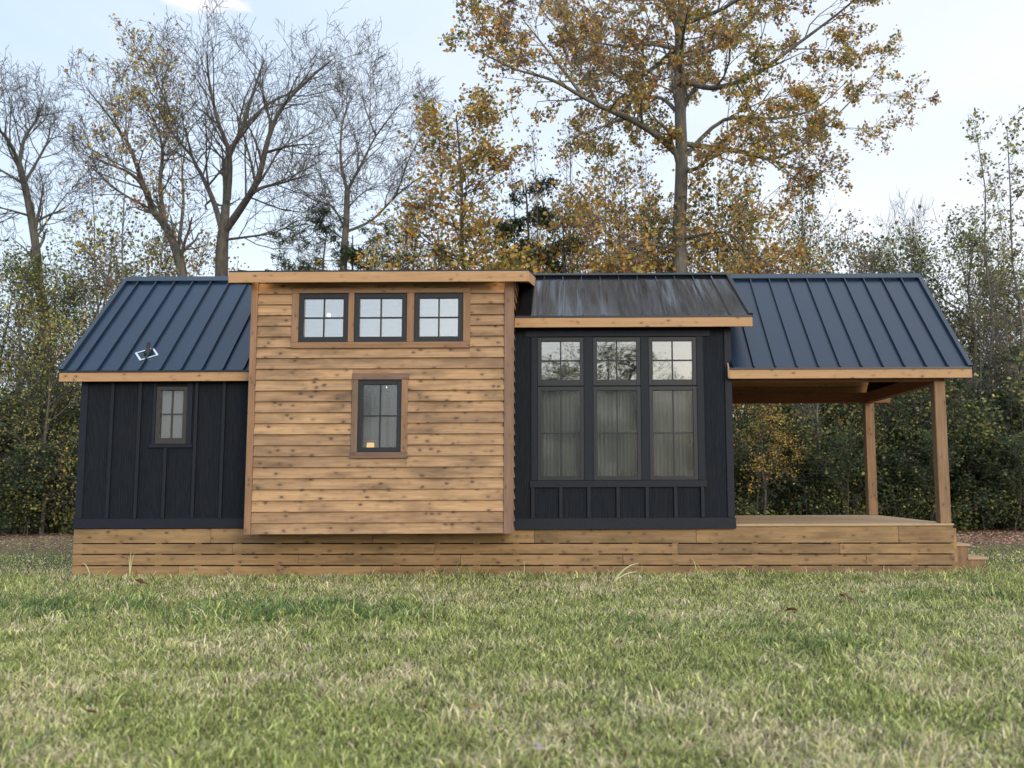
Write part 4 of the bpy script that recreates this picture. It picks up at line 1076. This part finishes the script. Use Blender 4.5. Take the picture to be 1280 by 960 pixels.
p = on_ground(655, 722); stalk('grass_stalk', p, [(.01, 0, .24), (-.10, 0, .10)], .005, stalkm, 'thin dry stalk in front of the skirting below the bump-out corner')
p = on_ground(1053, 716); stalk('grass_stalk', p, [(.01, 0, .5)], .006, stalkm, 'thin tall dry stalk in front of the skirting below the porch')
p = on_ground(541, 778); stalk('grass_stalk', p, [(.01, 0, .26)], .006, stalkm, 'thin pale weed standing in the dark grass clumps left of centre')
p = on_ground(768, 796); stalk('grass_stalk', p, [(.17, 0, .13), (.21, .02, .22)], .006, stalkg, 'grass stalk with a dark seed head leaning right in the middle of the lawn', head=.02)

# ------------------------------------------------------------ light and sky
SUN_EL, SUN_AZ = 17, 28        # azimuth measured from straight behind the camera towards the right
sd = Vector((math.sin(R(SUN_AZ))*math.cos(R(SUN_EL)), -math.cos(R(SUN_AZ))*math.cos(R(SUN_EL)), math.sin(R(SUN_EL))))
sl = bpy.data.lights.new('sun', 'SUN'); sl.energy = 1.15; sl.angle = R(22); sl.color = (1, .90, .78)
so = bpy.data.objects.new('sun', sl); COL.objects.link(so); so.rotation_euler = sd.to_track_quat('Z', 'Y').to_euler()
w = bpy.data.worlds.new('World'); scene.world = w; w.use_nodes = True; nt = w.node_tree; nt.nodes.clear()
sky = N(nt, 'ShaderNodeTexSky', sky_type='NISHITA', sun_disc=False, sun_elevation=R(SUN_EL), sun_rotation=math.atan2(sd.x, sd.y), air_density=1.0, dust_density=2.5, ozone_density=1.5)
tc = N(nt, 'ShaderNodeTexCoord')
nz = N(nt, 'ShaderNodeVectorMath', operation='NORMALIZE'); L(nt, tc.outputs['Generated'], nz.inputs[0])
mp = N(nt, 'ShaderNodeMapping'); mp.inputs['Scale'].default_value = (1.4, 1.4, 4.0); mp.inputs['Location'].default_value = (.3, .2, .0); L(nt, nz.outputs[0], mp.inputs[0])
cn = N(nt, 'ShaderNodeTexNoise', i={'Scale': 2.0, 'Detail': 6, 'Roughness': .55, 'Distortion': .4}); L(nt, mp.outputs[0], cn.inputs['Vector'])
sp = N(nt, 'ShaderNodeSeparateXYZ'); L(nt, nz.outputs[0], sp.inputs[0])
# thin high cloud veil: thicker to the right and near the horizon
cov = math_n(nt, 'ADD', math_n(nt, 'MULTIPLY', sp.outputs[0], .55), .46)
cov = math_n(nt, 'ADD', cov, math_n(nt, 'MULTIPLY', math_n(nt, 'SUBTRACT', .5, sp.outputs[2]), .55))
cov = math_n(nt, 'ADD', cov, math_n(nt, 'MULTIPLY', math_n(nt, 'SUBTRACT', cn.outputs[0], .5), .8), clamp=True)
b1 = N(nt, 'ShaderNodeBackground', i={'Strength': .06}); L(nt, sky.outputs[0], b1.inputs[0])
veil = mixc(nt, cov, (.56, .70, .88), (1.06, 1.05, 1.05))
# two small sunset-tinted clouds high on the left
def puff(u, v, size, seed):
    d = Vector(at(u, v, 100.0)) - Vector(CAM); d.normalize()
    sc_ = N(nt, 'ShaderNodeVectorMath', operation='SUBTRACT'); L(nt, nz.outputs[0], sc_.inputs[0]); sc_.inputs[1].default_value = d
    m_ = N(nt, 'ShaderNodeMapping'); m_.inputs['Scale'].default_value = (1/size, 1/size, 3.2/size); L(nt, sc_.outputs[0], m_.inputs[0])
    n_ = N(nt, 'ShaderNodeTexNoise', i={'Scale': 1.1, 'Detail': 5, 'Roughness': .6}); 
    a_ = N(nt, 'ShaderNodeVectorMath', operation='ADD'); L(nt, m_.outputs[0], a_.inputs[0]); a_.inputs[1].default_value = (seed, 0, 0); L(nt, a_.outputs[0], n_.inputs['Vector'])
    ln = N(nt, 'ShaderNodeVectorMath', operation='LENGTH'); L(nt, m_.outputs[0], ln.inputs[0])
    return ramp(nt, math_n(nt, 'SUBTRACT', math_n(nt, 'ADD', n_.outputs[0], .55), ln.outputs['Value']), [(.15, 0.), (.75, 1.)])
pf = math_n(nt, 'ADD', puff(240, 2, .040, 3.1), puff(293, 6, .022, 8.4), clamp=True)
veil = mixc(nt, pf, veil, (1.08, 1.0, 1.0))
b2 = N(nt, 'ShaderNodeBackground'); L(nt, veil, b2.inputs[0])
# the high overcast gets brighter towards the zenith
up = math_n(nt, 'MULTIPLY', math_n(nt, 'SUBTRACT', sp.outputs[2], .45), 1.7, clamp=True)
L(nt, math_n(nt, 'ADD', math_n(nt, 'MULTIPLY', up, .80), .85), b2.inputs['Strength'])
ad = N(nt, 'ShaderNodeAddShader'); L(nt, b1.outputs[0], ad.inputs[0]); L(nt, b2.outputs[0], ad.inputs[1])
ow = N(nt, 'ShaderNodeOutputWorld'); L(nt, ad.outputs[0], ow.inputs[0])

# ------------------------------------------------------------ camera
cd = bpy.data.cameras.new('camera'); cd.sensor_width = 36; cd.lens = FPX/1280*36; cd.shift_x = -(CX-640)/1280
cd.clip_end = 1500; cd.clip_start = .05
cd.dof.use_dof = True; cd.dof.focus_distance = 14.5; cd.dof.aperture_fstop = 1.7
cam = bpy.data.objects.new('camera', cd); COL.objects.link(cam); cam.location = CAM
from mathutils import Matrix
cam.rotation_euler = (Matrix.Rotation(math.pi/2+PITCH, 3, 'X') @ Matrix.Rotation(-ROLL, 3, 'Z')).to_euler()
scene.camera = cam
vs = scene.view_settings; vs.view_transform = 'Standard'; vs.look = 'None'; vs.exposure = .12; vs.gamma = 1
